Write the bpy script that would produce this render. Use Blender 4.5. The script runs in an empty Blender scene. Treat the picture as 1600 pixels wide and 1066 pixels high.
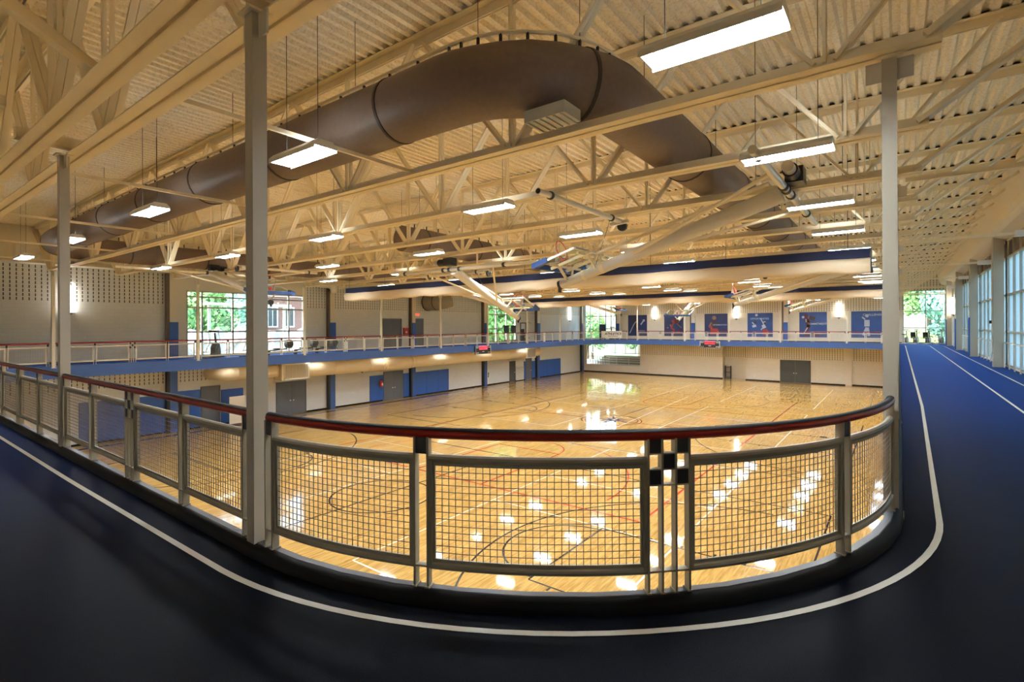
import bpy, math, random
from mathutils import Vector, Matrix
random.seed(7)
PI = math.pi
S = bpy.context.scene
COL = S.collection

# ------------------------------------------------------------------ camera, sky, exposure
cd = bpy.data.cameras.new('camera')
cam = bpy.data.objects.new('camera', cd)
COL.objects.link(cam)
cam.location = (0, 0, 1.84)
cam.rotation_euler = (math.radians(90), math.radians(0.25), math.radians(36.94))
cd.sensor_width = 36
cd.lens = 36 * 805 / 1600
cd.shift_y = -0.01475
cd.clip_start = 0.05
cd.clip_end = 500
S.camera = cam

W = bpy.data.worlds.new('sky')
S.world = W
W.use_nodes = True
wn = W.node_tree.nodes
wl = W.node_tree.links
sky = wn.new('ShaderNodeTexSky')
sky.sky_type = 'NISHITA'
sky.sun_disc = False
sky.sun_elevation = math.radians(48)
sky.sun_rotation = math.radians(200)
sky.air_density = 1.2
sky.dust_density = 2.5
bg = wn['Background']
bg.inputs['Strength'].default_value = 0.85
wl.new(sky.outputs['Color'], bg.inputs['Color'])

sd = bpy.data.lights.new('sun', 'SUN')
sd.energy = 3.5
sd.angle = math.radians(3)
sd.color = (1, 0.95, 0.86)
sun = bpy.data.objects.new('sun', sd)
COL.objects.link(sun)
sun.rotation_euler = (math.radians(48), 0, math.radians(-8))

LAMP = 62.0        # radiance of the fluorescent panels
S.view_settings.view_transform = 'Standard'
S.view_settings.look = 'None'
S.view_settings.exposure = 1.2
S.view_settings.gamma = 1.0
S.cycles.max_bounces = 8
S.cycles.diffuse_bounces = 6
S.cycles.glossy_bounces = 3
S.cycles.transmission_bounces = 4
S.cycles.transparent_max_bounces = 12
S.cycles.caustics_reflective = False
S.cycles.caustics_refractive = False
S.cycles.sample_clamp_indirect = 6
S.cycles.use_denoising = True

# ------------------------------------------------------------------ dimensions (metres; z = 0 is the running track)
XL, XR, YN, YF, RAD = -30.81, -0.10, 2.15, 59.48, 3.99      # inner edge of the track opening
XW, XE, YB, YW = -34.56, 3.65, -1.60, 62.37                 # outer walls
ZF, ZC = -4.386, 6.80                                       # gym floor, roof deck
CURB = 0.092

# ------------------------------------------------------------------ mesh builder
class MB:
    def __init__(self):
        self.v = []; self.f = []
    def add(self, vs, fs):
        n = len(self.v)
        self.v += [tuple(p) for p in vs]
        self.f += [tuple(i + n for i in f) for f in fs]
        return self
    def box(self, a, b):
        x0, x1 = sorted((a[0], b[0])); y0, y1 = sorted((a[1], b[1])); z0, z1 = sorted((a[2], b[2]))
        return self.add([(x0,y0,z0),(x1,y0,z0),(x1,y1,z0),(x0,y1,z0),(x0,y0,z1),(x1,y0,z1),(x1,y1,z1),(x0,y1,z1)],
                        [(0,3,2,1),(4,5,6,7),(0,1,5,4),(1,2,6,5),(2,3,7,6),(3,0,4,7)])
    def cbox(self, c, s):
        return self.box([c[i]-s[i]/2 for i in range(3)], [c[i]+s[i]/2 for i in range(3)])
    def bar(self, p, q, w, h, up=(0,0,1)):
        p, q = Vector(p), Vector(q)
        d = (q-p).normalized(); u = Vector(up)
        if abs(d.dot(u)) > 0.98: u = Vector((0,1,0))
        s = d.cross(u).normalized(); t = s.cross(d).normalized()
        s *= w/2; t *= h/2
        return self.add([p-s-t,p+s-t,p+s+t,p-s+t,q-s-t,q+s-t,q+s+t,q-s+t],
                        [(0,3,2,1),(4,5,6,7),(0,1,5,4),(1,2,6,5),(2,3,7,6),(3,0,4,7)])
    def tube(self, pts, r, n=10, closed=False, cap=True, a0=0.0, a1=None):
        pts = [Vector(p) for p in pts]
        rr = r if isinstance(r, (list, tuple)) else [r]*len(pts)
        m = len(pts); base = len(self.v)
        full = a1 is None
        prev = None
        for i, p in enumerate(pts):
            if closed: d = pts[(i+1)%m]-pts[i-1]
            else: d = pts[min(i+1,m-1)]-pts[max(i-1,0)]
            d.normalize()
            ref = Vector((0,0,1)) if abs(d.z) < 0.95 else (prev or Vector((1,0,0)))
            s = d.cross(ref)
            if s.length < 1e-4: s = d.cross(Vector((0,1,0)))
            s.normalize(); t = s.cross(d).normalized(); prev = t
            for k in range(n):
                a = (2*PI*k/n) if full else a0+(a1-a0)*k/(n-1)
                self.v.append(tuple(p+s*math.cos(a)*rr[i]+t*math.sin(a)*rr[i]))
        seg = m if closed else m-1
        kk = n if full else n-1
        for i in range(seg):
            j = (i+1) % m
            for k in range(kk):
                l = (k+1) % n
                self.f.append((base+i*n+k, base+i*n+l, base+j*n+l, base+j*n+k))
        if cap and full and not closed:
            self.f.append(tuple(base+k for k in range(n))[::-1])
            self.f.append(tuple(base+(m-1)*n+k for k in range(n)))
        return self
    def prism(self, poly, f):
        """poly: 2-D outline; f(u, v, side) -> 3-D point, side 0 / 1"""
        n = len(poly)
        self.add([f(u,v,0) for u,v in poly]+[f(u,v,1) for u,v in poly],
                 [tuple(range(n))[::-1], tuple(range(n,2*n))]+[(i,(i+1)%n,(i+1)%n+n,i+n) for i in range(n)])
        return self
    def sphere(self, c, r, n=10, m=7, sz=1.0):
        base = len(self.v)
        for i in range(m+1):
            th = PI*i/m
            for k in range(n):
                a = 2*PI*k/n
                self.v.append((c[0]+r*math.sin(th)*math.cos(a), c[1]+r*math.sin(th)*math.sin(a), c[2]+r*sz*math.cos(th)))
        for i in range(m):
            for k in range(n):
                self.f.append((base+i*n+k, base+(i+1)*n+k, base+(i+1)*n+(k+1)%n, base+i*n+(k+1)%n))
        return self

def obj(name, mb, mat, parent=None, smooth=False):
    me = bpy.data.meshes.new(name)
    me.from_pydata(mb.v, [], mb.f)
    me.validate(); me.update()
    if smooth:
        me.polygons.foreach_set('use_smooth', [True]*len(me.polygons))
        try: me.set_sharp_from_angle(angle=math.radians(40))
        except Exception: pass
    me.materials.append(mat)
    o = bpy.data.objects.new(name, me)
    COL.objects.link(o)
    if parent: o.parent = parent
    return o
def tag(o, label, cat, group=None):
    o['label'] = label; o['category'] = cat
    if group: o['group'] = group
    return o
def thing(name, label, cat, loc=(0,0,0), rz=0.0, group=None):
    o = bpy.data.objects.new(name, None); COL.objects.link(o)
    o.location = loc; o.rotation_euler = (0,0,rz); o.empty_display_size = 0.2
    return tag(o, label, cat, group)
def struct(name, mb, mat, parent=None, smooth=False):
    o = obj(name, mb, mat, parent, smooth)
    if not parent: o['kind'] = 'structure'
    return o
KIDS = {}
def dup(root, loc, rz=0.0, label=None, group=None, scale=None):
    r = root.copy(); COL.objects.link(r); r.location = loc; r.rotation_euler = (0,0,rz)
    if scale: r.scale = scale
    if label: r['label'] = label
    if group: r['group'] = group
    if root not in KIDS: KIDS[root] = [(c, list(c.children)) for c in root.children]
    for ch, gs in KIDS[root]:
        c = ch.copy(); COL.objects.link(c); c.parent = r
        for g in gs:
            d = g.copy(); COL.objects.link(d); d.parent = c
    return r
ORD = ['first','second','third','fourth','fifth','sixth','seventh','eighth','ninth','tenth','eleventh','twelfth','thirteenth',
       'fourteenth','fifteenth','sixteenth','seventeenth','eighteenth','nineteenth','twentieth','twenty-first','twenty-second','twenty-third','twenty-fourth','twenty-fifth']

# ------------------------------------------------------------------ materials
def mat(name, color, rough=0.6, metal=0.0, noise=0.0, nscale=6.0, bump=0.0, bscale=40.0, emit=None, estr=0.0, coat=0.0, spec=None):
    m = bpy.data.materials.new(name); m.use_nodes = True
    nt = m.node_tree; p = nt.nodes['Principled BSDF']
    p.inputs['Base Color'].default_value = (*color, 1)
    p.inputs['Roughness'].default_value = rough
    p.inputs['Metallic'].default_value = metal
    if spec is not None: p.inputs['Specular IOR Level'].default_value = spec
    if coat: p.inputs['Coat Weight'].default_value = coat; p.inputs['Coat Roughness'].default_value = 0.08
    if emit: p.inputs['Emission Color'].default_value = (*emit, 1); p.inputs['Emission Strength'].default_value = estr
    if noise or bump:
        tc = nt.nodes.new('ShaderNodeTexCoord')
    if noise:
        n = nt.nodes.new('ShaderNodeTexNoise'); n.inputs['Scale'].default_value = nscale; n.inputs['Detail'].default_value = 5
        nt.links.new(tc.outputs['Object'], n.inputs['Vector'])
        mx = nt.nodes.new('ShaderNodeMix'); mx.data_type = 'RGBA'
        mx.inputs['A'].default_value = (*[c*(1-noise) for c in color], 1)
        mx.inputs['B'].default_value = (*[min(1,c*(1+noise)) for c in color], 1)
        nt.links.new(n.outputs['Fac'], mx.inputs['Factor'])
        nt.links.new(mx.outputs['Result'], p.inputs['Base Color'])
    if bump:
        b = nt.nodes.new('ShaderNodeTexNoise'); b.inputs['Scale'].default_value = bscale; b.inputs['Detail'].default_value = 3
        nt.links.new(tc.outputs['Object'], b.inputs['Vector'])
        bp = nt.nodes.new('ShaderNodeBump'); bp.inputs['Strength'].default_value = bump; bp.inputs['Distance'].default_value = 0.02
        nt.links.new(b.outputs['Fac'], bp.inputs['Height']); nt.links.new(bp.outputs['Normal'], p.inputs['Normal'])
    return m
M = {}
M['steel']   = mat('cream_painted_steel', (0.88,0.77,0.55), 0.5, noise=0.06, nscale=3)
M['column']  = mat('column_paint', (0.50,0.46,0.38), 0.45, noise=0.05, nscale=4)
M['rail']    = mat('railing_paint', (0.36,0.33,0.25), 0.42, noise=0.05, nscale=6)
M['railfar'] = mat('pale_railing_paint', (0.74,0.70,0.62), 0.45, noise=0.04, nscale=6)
M['wire']    = mat('backlit_wire_paint', (0.20,0.15,0.10), 0.5)  # cream wire coloured dark brown, its backlit shade put into the colour
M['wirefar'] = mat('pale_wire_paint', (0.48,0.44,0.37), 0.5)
M['red']     = mat('red_handrail_paint', (0.34,0.022,0.012), 0.33, spec=0.35, noise=0.1, nscale=3)
M['black']   = mat('black_rubber', (0.004,0.004,0.005), 0.6, spec=0.2, noise=0.2, nscale=30)
M['black2']  = mat('black_plastic', (0.02,0.02,0.022), 0.4)
M['curbtop'] = mat('grey_curb_metal', (0.06,0.066,0.085), 0.42, noise=0.1, nscale=8)
M['blue']    = mat('blue_paint', (0.05,0.12,0.37), 0.5, noise=0.05, nscale=2)
M['pad']     = mat('blue_vinyl', (0.03,0.115,0.44), 0.45, noise=0.06, nscale=3, bump=0.05, bscale=6)
M['padnavy'] = mat('dark_blue_vinyl', (0.018,0.055,0.19), 0.5, noise=0.06, nscale=4)
M['navy']    = mat('navy_fabric', (0.012,0.018,0.07), 0.8, noise=0.15, nscale=8)
M['curtain'] = mat('cream_vinyl', (0.68,0.55,0.38), 0.6, noise=0.07, nscale=0.8, bump=0.2, bscale=3)
M['duct']    = mat('brown_duct_fabric', (0.17,0.122,0.095), 0.52, noise=0.18, nscale=14, bump=0.28, bscale=7)
M['seam']    = mat('dark_seam', (0.04,0.026,0.018), 0.6)
M['beige']   = mat('cream_duct_paint', (0.84,0.74,0.56), 0.45, noise=0.05, nscale=2)
M['chrome']  = mat('bright_steel', (0.80,0.78,0.72), 0.28, metal=0.45, noise=0.1, nscale=10)
M['grey']    = mat('grey_door_paint', (0.13,0.145,0.17), 0.5, noise=0.05, nscale=2)
M['dark']    = mat('dark_grey_paint', (0.06,0.06,0.055), 0.6)
M['dkgreen'] = mat('charcoal_door_paint', (0.07,0.075,0.07), 0.5, noise=0.08, nscale=2)
M['frame']   = mat('window_frame_paint', (0.50,0.50,0.47), 0.45, noise=0.04, nscale=5)
M['frame2']  = mat('pale_window_frame', (0.58,0.60,0.56), 0.45, noise=0.04, nscale=5)
M['brownpanel'] = mat('brown_panel', (0.13,0.10,0.075), 0.6, noise=0.08, nscale=4)
M['white']   = mat('white_enamel', (0.78,0.78,0.74), 0.4, noise=0.03, nscale=5)
M['pinkwhite'] = mat('off_white_plaster', (0.74,0.68,0.58), 0.7, noise=0.04, nscale=2)
M['orange']  = mat('orange_rim_paint', (0.62,0.06,0.02), 0.4, noise=0.05)
M['net']     = mat('net_cord', (0.75,0.72,0.68), 0.8, noise=0.05)
M['redbox']  = mat('red_enamel', (0.55,0.03,0.03), 0.4, noise=0.05)
M['louver']  = mat('louver_metal', (0.45,0.45,0.41), 0.4, noise=0.06, nscale=10)
M['lamp']    = mat('fluorescent_panel', (0.9,0.9,0.88), 0.5, emit=(0.93,1.0,1.02), estr=LAMP)
M['fill_glow'] = mat('ceiling_fill_glow', (0.9,0.9,0.88), 0.5, emit=(0.93,1.0,1.02), estr=LAMP*0.16)  # glow added to brighten the ceiling from below
M['strip']   = mat('strip_light_lens', (0.9,0.9,0.85), 0.5, emit=(1.0,0.97,0.88), estr=LAMP*0.09)
M['sconce']  = mat('sconce_glass', (0.9,0.9,0.85), 0.5, emit=(1.0,0.94,0.80), estr=9.0)
M['led']     = mat('red_led', (0.3,0.01,0.02), 0.5, emit=(1.0,0.06,0.09), estr=1.3)
M['exit']    = mat('exit_red', (0.6,0.03,0.03), 0.5, emit=(1.0,0.08,0.06), estr=0.8)
M['lineK']   = mat('black_line_paint', (0.016,0.008,0.014), 0.16)
M['lineR']   = mat('red_line_paint', (0.50,0.025,0.008), 0.16)
M['lineW']   = mat('white_line_paint', (0.92,0.88,0.74), 0.16)
M['lineP']   = mat('purple_border_paint', (0.05,0.035,0.11), 0.16)
M['tline']   = mat('track_line_paint', (0.66,0.66,0.60), 0.5, noise=0.06, nscale=8)
M['trunk']   = mat('bark', (0.10,0.07,0.045), 0.9, noise=0.3, nscale=8)
M['leafA']   = mat('leaf_green', (0.22,0.42,0.14), 0.7, noise=0.45, nscale=0.7)
M['leafB']   = mat('leaf_yellow_green', (0.38,0.50,0.16), 0.7, noise=0.4, nscale=0.7)
M['leafC']   = mat('leaf_blue_green', (0.24,0.46,0.38), 0.7, noise=0.4, nscale=0.7)
M['brick']   = mat('red_brick', (0.26,0.13,0.095), 0.85, noise=0.3, nscale=9)
M['stone']   = mat('pale_stone', (0.46,0.42,0.38), 0.9, noise=0.4, nscale=3, bump=0.5, bscale=4)
M['lawn']    = mat('outdoor_ground', (0.16,0.20,0.09), 0.9, noise=0.3, nscale=1)
M['vent']    = mat('vent_metal', (0.33,0.30,0.25), 0.5, noise=0.05)
M['cabinet'] = mat('lobby_plaster', (0.62,0.60,0.56), 0.7, noise=0.03)

def nodes_of(m):
    nt = m.node_tree
    def N(t, **kw):
        n = nt.nodes.new(t)
        for k, v in kw.items():
            if k in ('operation','data_type','blend_type'): setattr(n, k, v)
        return n
    def mathn(op, a, b=None):
        n = nt.nodes.new('ShaderNodeMath'); n.operation = op
        for i, x in enumerate((a, b)):
            if x is None: continue
            if isinstance(x, (int, float)): n.inputs[i].default_value = x
            else: nt.links.new(x, n.inputs[i])
        return n.outputs[0]
    return nt, N, mathn

def wood():
    m = mat('maple_gym_floor', (0.5,0.3,0.12), 0.055)
    nt, N, mth = nodes_of(m); p = nt.nodes['Principled BSDF']
    tc = N('ShaderNodeTexCoord'); sp = N('ShaderNodeSeparateXYZ'); nt.links.new(tc.outputs['Object'], sp.inputs[0])
    cb = N('ShaderNodeCombineXYZ'); nt.links.new(sp.outputs['Y'], cb.inputs['X']); nt.links.new(sp.outputs['X'], cb.inputs['Y'])
    br = N('ShaderNodeTexBrick'); nt.links.new(cb.outputs[0], br.inputs['Vector'])
    br.inputs['Scale'].default_value = 1.0; br.inputs['Brick Width'].default_value = 1.1; br.inputs['Row Height'].default_value = 0.0635
    br.inputs['Mortar Size'].default_value = 0.0012; br.inputs['Bias'].default_value = 0.0
    br.inputs['Color1'].default_value = (0.67,0.435,0.155,1); br.inputs['Color2'].default_value = (0.55,0.34,0.105,1)
    br.inputs['Mortar'].default_value = (0.30,0.16,0.05,1)
    mp = N('ShaderNodeMapping'); mp.inputs['Scale'].default_value = (9, 0.8, 1); nt.links.new(tc.outputs['Object'], mp.inputs[0])
    no = N('ShaderNodeTexNoise'); no.inputs['Scale'].default_value = 2.2; no.inputs['Detail'].default_value = 6; nt.links.new(mp.outputs[0], no.inputs['Vector'])
    mx = N('ShaderNodeMix', data_type='RGBA', blend_type='MULTIPLY'); mx.inputs['Factor'].default_value = 0.75
    nt.links.new(br.outputs['Color'], mx.inputs['A'])
    cr = N('ShaderNodeValToRGB'); cr.color_ramp.elements[0].position = 0.30; cr.color_ramp.elements[0].color = (0.62,0.55,0.45,1)
    cr.color_ramp.elements[1].position = 0.58; cr.color_ramp.elements[1].color = (1.12,1.1,1.05,1)
    nt.links.new(no.outputs['Fac'], cr.inputs[0]); nt.links.new(cr.outputs[0], mx.inputs['B'])
    nt.links.new(mx.outputs['Result'], p.inputs['Base Color'])
    return m
M['wood'] = wood()

def track():
    m = mat('blue_rubber_track', (0.02,0.03,0.07), 0.5, spec=0.03)
    nt, N, mth = nodes_of(m); p = nt.nodes['Principled BSDF']
    tc = N('ShaderNodeTexCoord')
    a = N('ShaderNodeTexNoise'); a.inputs['Scale'].default_value = 160; a.inputs['Detail'].default_value = 2; nt.links.new(tc.outputs['Object'], a.inputs['Vector'])
    b = N('ShaderNodeTexNoise'); b.inputs['Scale'].default_value = 0.9; b.inputs['Detail'].default_value = 4; nt.links.new(tc.outputs['Object'], b.inputs['Vector'])
    cr = N('ShaderNodeValToRGB'); e = cr.color_ramp.elements
    e[0].position = 0.42; e[0].color = (0.0005,0.0006,0.001,1); e[1].position = 0.62; e[1].color = (0.0055,0.008,0.017,1)
    nt.links.new(a.outputs['Fac'], cr.inputs[0])
    mx = N('ShaderNodeMix', data_type='RGBA', blend_type='MULTIPLY'); mx.inputs['Factor'].default_value = 0.5
    nt.links.new(cr.outputs[0], mx.inputs['A']); 
    c2 = N('ShaderNodeValToRGB'); c2.color_ramp.elements[0].position = 0.35; c2.color_ramp.elements[0].color = (0.6,0.6,0.62,1); c2.color_ramp.elements[1].position = 0.65
    nt.links.new(b.outputs['Fac'], c2.inputs[0]); nt.links.new(c2.outputs[0], mx.inputs['B'])
    nt.links.new(mx.outputs['Result'], p.inputs['Base Color'])
    p.inputs['Sheen Weight'].default_value = 1.0; p.inputs['Sheen Roughness'].default_value = 0.2; p.inputs['Sheen Tint'].default_value = (0.05,0.20,0.95,1)
    bp = N('ShaderNodeBump'); bp.inputs['Strength'].default_value = 0.12; bp.inputs['Distance'].default_value = 0.003
    nt.links.new(a.outputs['Fac'], bp.inputs['Height']); nt.links.new(bp.outputs['Normal'], p.inputs['Normal'])
    return m
M['track'] = track()

def block(name, axis, color, zhi, zlo, lo_rng):
    """painted masonry with slotted sound blocks above zhi and between zlo and the track deck"""
    m = mat(name, color, 0.75)
    nt, N, mth = nodes_of(m); p = nt.nodes['Principled BSDF']
    tc = N('ShaderNodeTexCoord'); sp = N('ShaderNodeSeparateXYZ'); nt.links.new(tc.outputs['Object'], sp.inputs[0])
    u = sp.outputs['Y' if axis == 'x' else 'X']; z = sp.outputs['Z']
    cb = N('ShaderNodeCombineXYZ'); nt.links.new(u, cb.inputs['X']); nt.links.new(z, cb.inputs['Y'])
    br = N('ShaderNodeTexBrick'); nt.links.new(cb.outputs[0], br.inputs['Vector'])
    br.inputs['Scale'].default_value = 1; br.inputs['Brick Width'].default_value = 0.406; br.inputs['Row Height'].default_value = 0.2032; br.inputs['Mortar Size'].default_value = 0.006
    br.inputs['Color1'].default_value = (*color,1); br.inputs['Color2'].default_value = (*[c*0.96 for c in color],1); br.inputs['Mortar'].default_value = (*[c*0.86 for c in color],1)
    fu = mth('FRACT', mth('DIVIDE', mth('ADD', u, 100.0), 0.232)); s1 = mth('LESS_THAN', fu, 0.20)
    fz = mth('FRACT', mth('DIVIDE', mth('ADD', z, 100.0), 0.2032)); s2 = mth('LESS_THAN', fz, 0.72)
    hi = mth('GREATER_THAN', z, zhi)
    lo = mth('MULTIPLY', mth('GREATER_THAN', z, zlo), mth('LESS_THAN', z, -0.3))
    lo = mth('MULTIPLY', lo, mth('MULTIPLY', mth('GREATER_THAN', u, lo_rng[0]), mth('LESS_THAN', u, lo_rng[1])))
    fac = mth('MULTIPLY', mth('MULTIPLY', s1, s2), mth('MAXIMUM', hi, lo))
    mx = N('ShaderNodeMix', data_type='RGBA'); nt.links.new(fac, mx.inputs['Factor']); nt.links.new(br.outputs['Color'], mx.inputs['A'])
    mx.inputs['B'].default_value = (0.07,0.055,0.045,1)
    nt.links.new(mx.outputs['Result'], p.inputs['Base Color'])
    return m
M['wallL'] = block('painted_block_side', 'x', (0.75,0.78,0.80), 3.2, -1.5, (5.0, 15.5))
M['wallF'] = block('painted_block_far', 'y', (0.76,0.71,0.61), 3.17, -1.9, (-27.0, -0.2))
M['wallP'] = mat('plain_wall_paint', (0.72,0.70,0.65), 0.8, noise=0.04, nscale=1)

def deck():
    m = mat('sprayed_roof_deck', (0.84,0.72,0.5), 0.85, bump=0.5, bscale=30)
    nt, N, mth = nodes_of(m); p = nt.nodes['Principled BSDF']
    tc = N('ShaderNodeTexCoord')
    a = N('ShaderNodeTexNoise'); a.inputs['Scale'].default_value = 22; a.inputs['Detail'].default_value = 3; nt.links.new(tc.outputs['Object'], a.inputs['Vector'])
    cr = N('ShaderNodeValToRGB'); e = cr.color_ramp.elements
    e[0].position = 0.36; e[0].color = (0.76,0.66,0.47,1); e[1].position = 0.50; e[1].color = (0.90,0.80,0.60,1)
    nt.links.new(a.outputs['Fac'], cr.inputs[0]); nt.links.new(cr.outputs[0], p.inputs['Base Color'])
    return m
M['deck'] = deck()

def glass(name, tint, refl=0.08, frost=0.0):
    m = bpy.data.materials.new(name); m.use_nodes = True
    nt = m.node_tree; nt.nodes.clear()
    out = nt.nodes.new('ShaderNodeOutputMaterial'); tr = nt.nodes.new('ShaderNodeBsdfTransparent'); tr.inputs[0].default_value = (*tint,1)
    gl = nt.nodes.new('ShaderNodeBsdfGlossy'); gl.inputs['Roughness'].default_value = 0.02
    mx = nt.nodes.new('ShaderNodeMixShader'); mx.inputs[0].default_value = refl
    base = tr
    if frost:
        tl = nt.nodes.new('ShaderNodeBsdfTranslucent'); tl.inputs[0].default_value = (0.46,0.53,0.56,1)
        m2 = nt.nodes.new('ShaderNodeMixShader'); m2.inputs[0].default_value = frost
        nt.links.new(tr.outputs[0], m2.inputs[1]); nt.links.new(tl.outputs[0], m2.inputs[2]); base = m2
    nt.links.new(base.outputs[0], mx.inputs[1]); nt.links.new(gl.outputs[0], mx.inputs[2]); nt.links.new(mx.outputs[0], out.inputs[0])
    return m
M['glass'] = glass('window_glass', (0.90,0.95,0.93), 0.06)
M['frost'] = glass('shaded_window_glass', (0.38,0.46,0.50), 0.05, 0.55)
M['board'] = glass('backboard_glass', (0.86,0.92,0.88), 0.12)

# ------------------------------------------------------------------ the setting: floor, track, walls, roof deck
def loop(o, n=14):
    """the track opening's edge moved outwards by o, counter-clockwise from the near left corner"""
    r = RAD + o
    pts = []
    for cx, cy, a in ((XL+RAD, YN+RAD, 180), (XR-RAD, YN+RAD, 270), (XR-RAD, YF-RAD, 0), (XL+RAD, YF-RAD, 90)):
        for k in range(n+1):
            t = math.radians(a + 90*k/n)
            pts.append((cx+r*math.cos(t), cy+r*math.sin(t)))
    return pts

def sweep(prof, close=False, n=14):
    rings = [loop(o, n) for o, z in prof]
    mb = MB(); m = len(rings[0]); k = len(prof)
    for j in range(k):
        mb.v += [(x, y, prof[j][1]) for x, y in rings[j]]
    for j in range(k if close else k-1):
        j2 = (j+1) % k
        for i in range(m):
            i2 = (i+1) % m
            mb.f.append((j*m+i, j*m+i2, j2*m+i2, j2*m+i))
    return mb

mb = MB().box((XW-0.2, YB-0.2, ZF-0.2), (XE+0.2, YW+1.2, ZF))
floor = struct('floor', mb, M['wood'])

def ring_sheet(z, up=True):
    mb = MB()
    inner = loop(0.0)
    n = 15
    corners = [(XW, YB), (XE, YB), (XE, YW), (XW, YW)]
    for q in range(4):
        arc = inner[q*n:(q+1)*n]
        O = corners[q]
        T1, T2 = arc[0], arc[-1]
        if q in (0, 2): E1, E2 = (O[0], T1[1]), (T2[0], O[1])
        else:           E1, E2 = (T1[0], O[1]), (O[0], T2[1])
        pts = [O, E1] + list(arc) + [E2]
        b = len(mb.v); mb.v += [(x, y, z) for x, y in pts]
        for i in range(1, len(pts)-1):
            mb.f.append((b, b+i+1, b+i) if up else (b, b+i, b+i+1))
        nxt = inner[((q+1) % 4)*n]; O2 = corners[(q+1) % 4]
        F2 = (nxt[0], O2[1]) if q in (0, 2) else (O2[0], nxt[1])
        b = len(mb.v); mb.v += [(T2[0],T2[1],z), (E2[0],E2[1],z), (F2[0],F2[1],z), (nxt[0],nxt[1],z)]
        mb.f.append((b, b+1, b+2, b+3) if up else (b, b+3, b+2, b+1))
    return mb
trk = struct('floor_track', ring_sheet(0.0), M['track'])
struct('ceiling_under_track', ring_sheet(-0.49, False), M['pinkwhite'])
struct('trim_1', sweep([(0.0,-0.49),(0.0,CURB-0.002)]), M['blue'])                              # blue fascia of the track edge
struct('trim_2', sweep([(0.0,CURB-0.004),(0.0,CURB),(0.055,CURB),(0.062,CURB-0.006)]), M['curbtop'])   # flat kerb top
struct('trim_3', sweep([(0.05,CURB-0.003),(0.085,CURB-0.010),(0.112,CURB-0.032),(0.122,0.03),(0.128,0.0)]), M['black'], smooth=True)

def ribbon(pts, w, z, mb=None):
    mb = mb or MB()
    m = len(pts)
    closed = (Vector(pts[0])-Vector(pts[-1])).length < 1e-6
    L = []
    for i, p in enumerate(pts):
        a = Vector(pts[max(i-1,0)]) if not (closed and i == 0) else Vector(pts[-2])
        b = Vector(pts[min(i+1,m-1)]) if not (closed and i == m-1) else Vector(pts[1])
        d = (b-a).normalized(); nrm = Vector((-d.y, d.x))*w/2
        L.append((p[0]+nrm.x, p[1]+nrm.y, z)); L.append((p[0]-nrm.x, p[1]-nrm.y, z))
    b = len(mb.v); mb.v += L
    for i in range(m-1):
        mb.f.append((b+2*i, b+2*i+1, b+2*i+3, b+2*i+2))
    return mb

def inner_line():
    pts = []
    for k in range(40):
        t = k/40; x = -28 + t*(28-4.09)
        pts.append((x, YN-(0.40 - 0.04*max(0,(x+8)/4))))
    for k in range(31):
        a = math.radians(270 + 3*k); f = abs(k-15)/15
        r = RAD + 0.30 + 0.06*f**1.5 + (0.03*(k-15)/15 if k > 15 else 0)
        pts.append((XR-RAD+r*math.cos(a), YN+RAD+r*math.sin(a)))
    for k in range(1, 30):
        y = YN+RAD + k*(YF-2*RAD)/30*1.0
        pts.append((XR + 0.39 + 0.11*min(1,k/5), y))
    for k in range(0, 16):
        a = math.radians(6*k); r = RAD+0.5
        pts.append((XR-RAD+r*math.cos(a), YF-RAD+r*math.sin(a)))
    for k in range(1, 8): pts.append((XR-RAD-k*3, YF+0.5))
    return pts
lm = MB()
ribbon(inner_line(), 0.05, 0.003, lm)
for off in (2.15, 3.05):
    lp = loop(off, 18); ribbon(lp+[lp[0]], 0.05, 0.003, lm)
struct('track_lane_lines', lm, M['tline'], trk)

# painted game lines on the maple floor
K, R_, W_, P_ = MB(), MB(), MB(), MB()
Z1 = ZF+0.003
def seg(mb, x0, y0, x1, y1, w=0.055, z=Z1):
    if mb is R_ and w == 0.055: w = 0.085
    ribbon([(x0,y0),(x1,y1)], w, z, mb)
def circ(mb, cx, cy, r, a0=0, a1=360, w=0.06, z=Z1, n=48):
    ribbon([(cx+r*math.cos(math.radians(a0+(a1-a0)*k/n)), cy+r*math.sin(math.radians(a0+(a1-a0)*k/n))) for k in range(n+1)], w, z, mb)
for cy in (12.3, 31.0, 49.7):
    x0, x1, h = -28.8, -1.8, 7.3
    for y in (cy-h, cy+h): seg(K, x0, y, x1, y)
    for x in (x0, x1): seg(K, x, cy-h, x, cy+h)
    seg(K, -15.3, cy-h, -15.3, cy+h); circ(K, -15.3, cy, 1.83)
    for sx, xb in ((1, -1.8), (-1, -28.8)):
        xf = xb - sx*5.5; xk = xb - sx*1.3
        seg(K, xf, cy-1.95, xf, cy+1.95)
        for s in (-1, 1):
            seg(K, xb, cy+s*1.97, xf, cy+s*1.97)
            for t in (2.2, 3.1, 4.0, 4.85): seg(K, xb-sx*t, cy+s*2.0, xb-sx*t, cy+s*2.16, 0.06)
            K.box((xb-sx*1.4, cy+s*1.98, ZF), (xb-sx*1.75, cy+s*2.25, Z1))
        circ(K, xf, cy, 1.83, 90 if sx > 0 else -90, 270 if sx > 0 else 90)
        circ(K, xk, cy, 6.32, 92 if sx > 0 else -88, 268 if sx > 0 else 88)
x0, x1, y0, y1, mx_ = -23.5, -6.56, 15.44, 46.6, -15.05
for x in (x0, x1): seg(R_, x, y0, x, y1, z=Z1+0.001)
for y in (y0, y1): seg(R_, x0, y, x1, y, z=Z1+0.001)
seg(R_, x0, 31, x1, 31, z=Z1+0.001); circ(R_, mx_, 31, 1.83, z=Z1+0.001)
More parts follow.
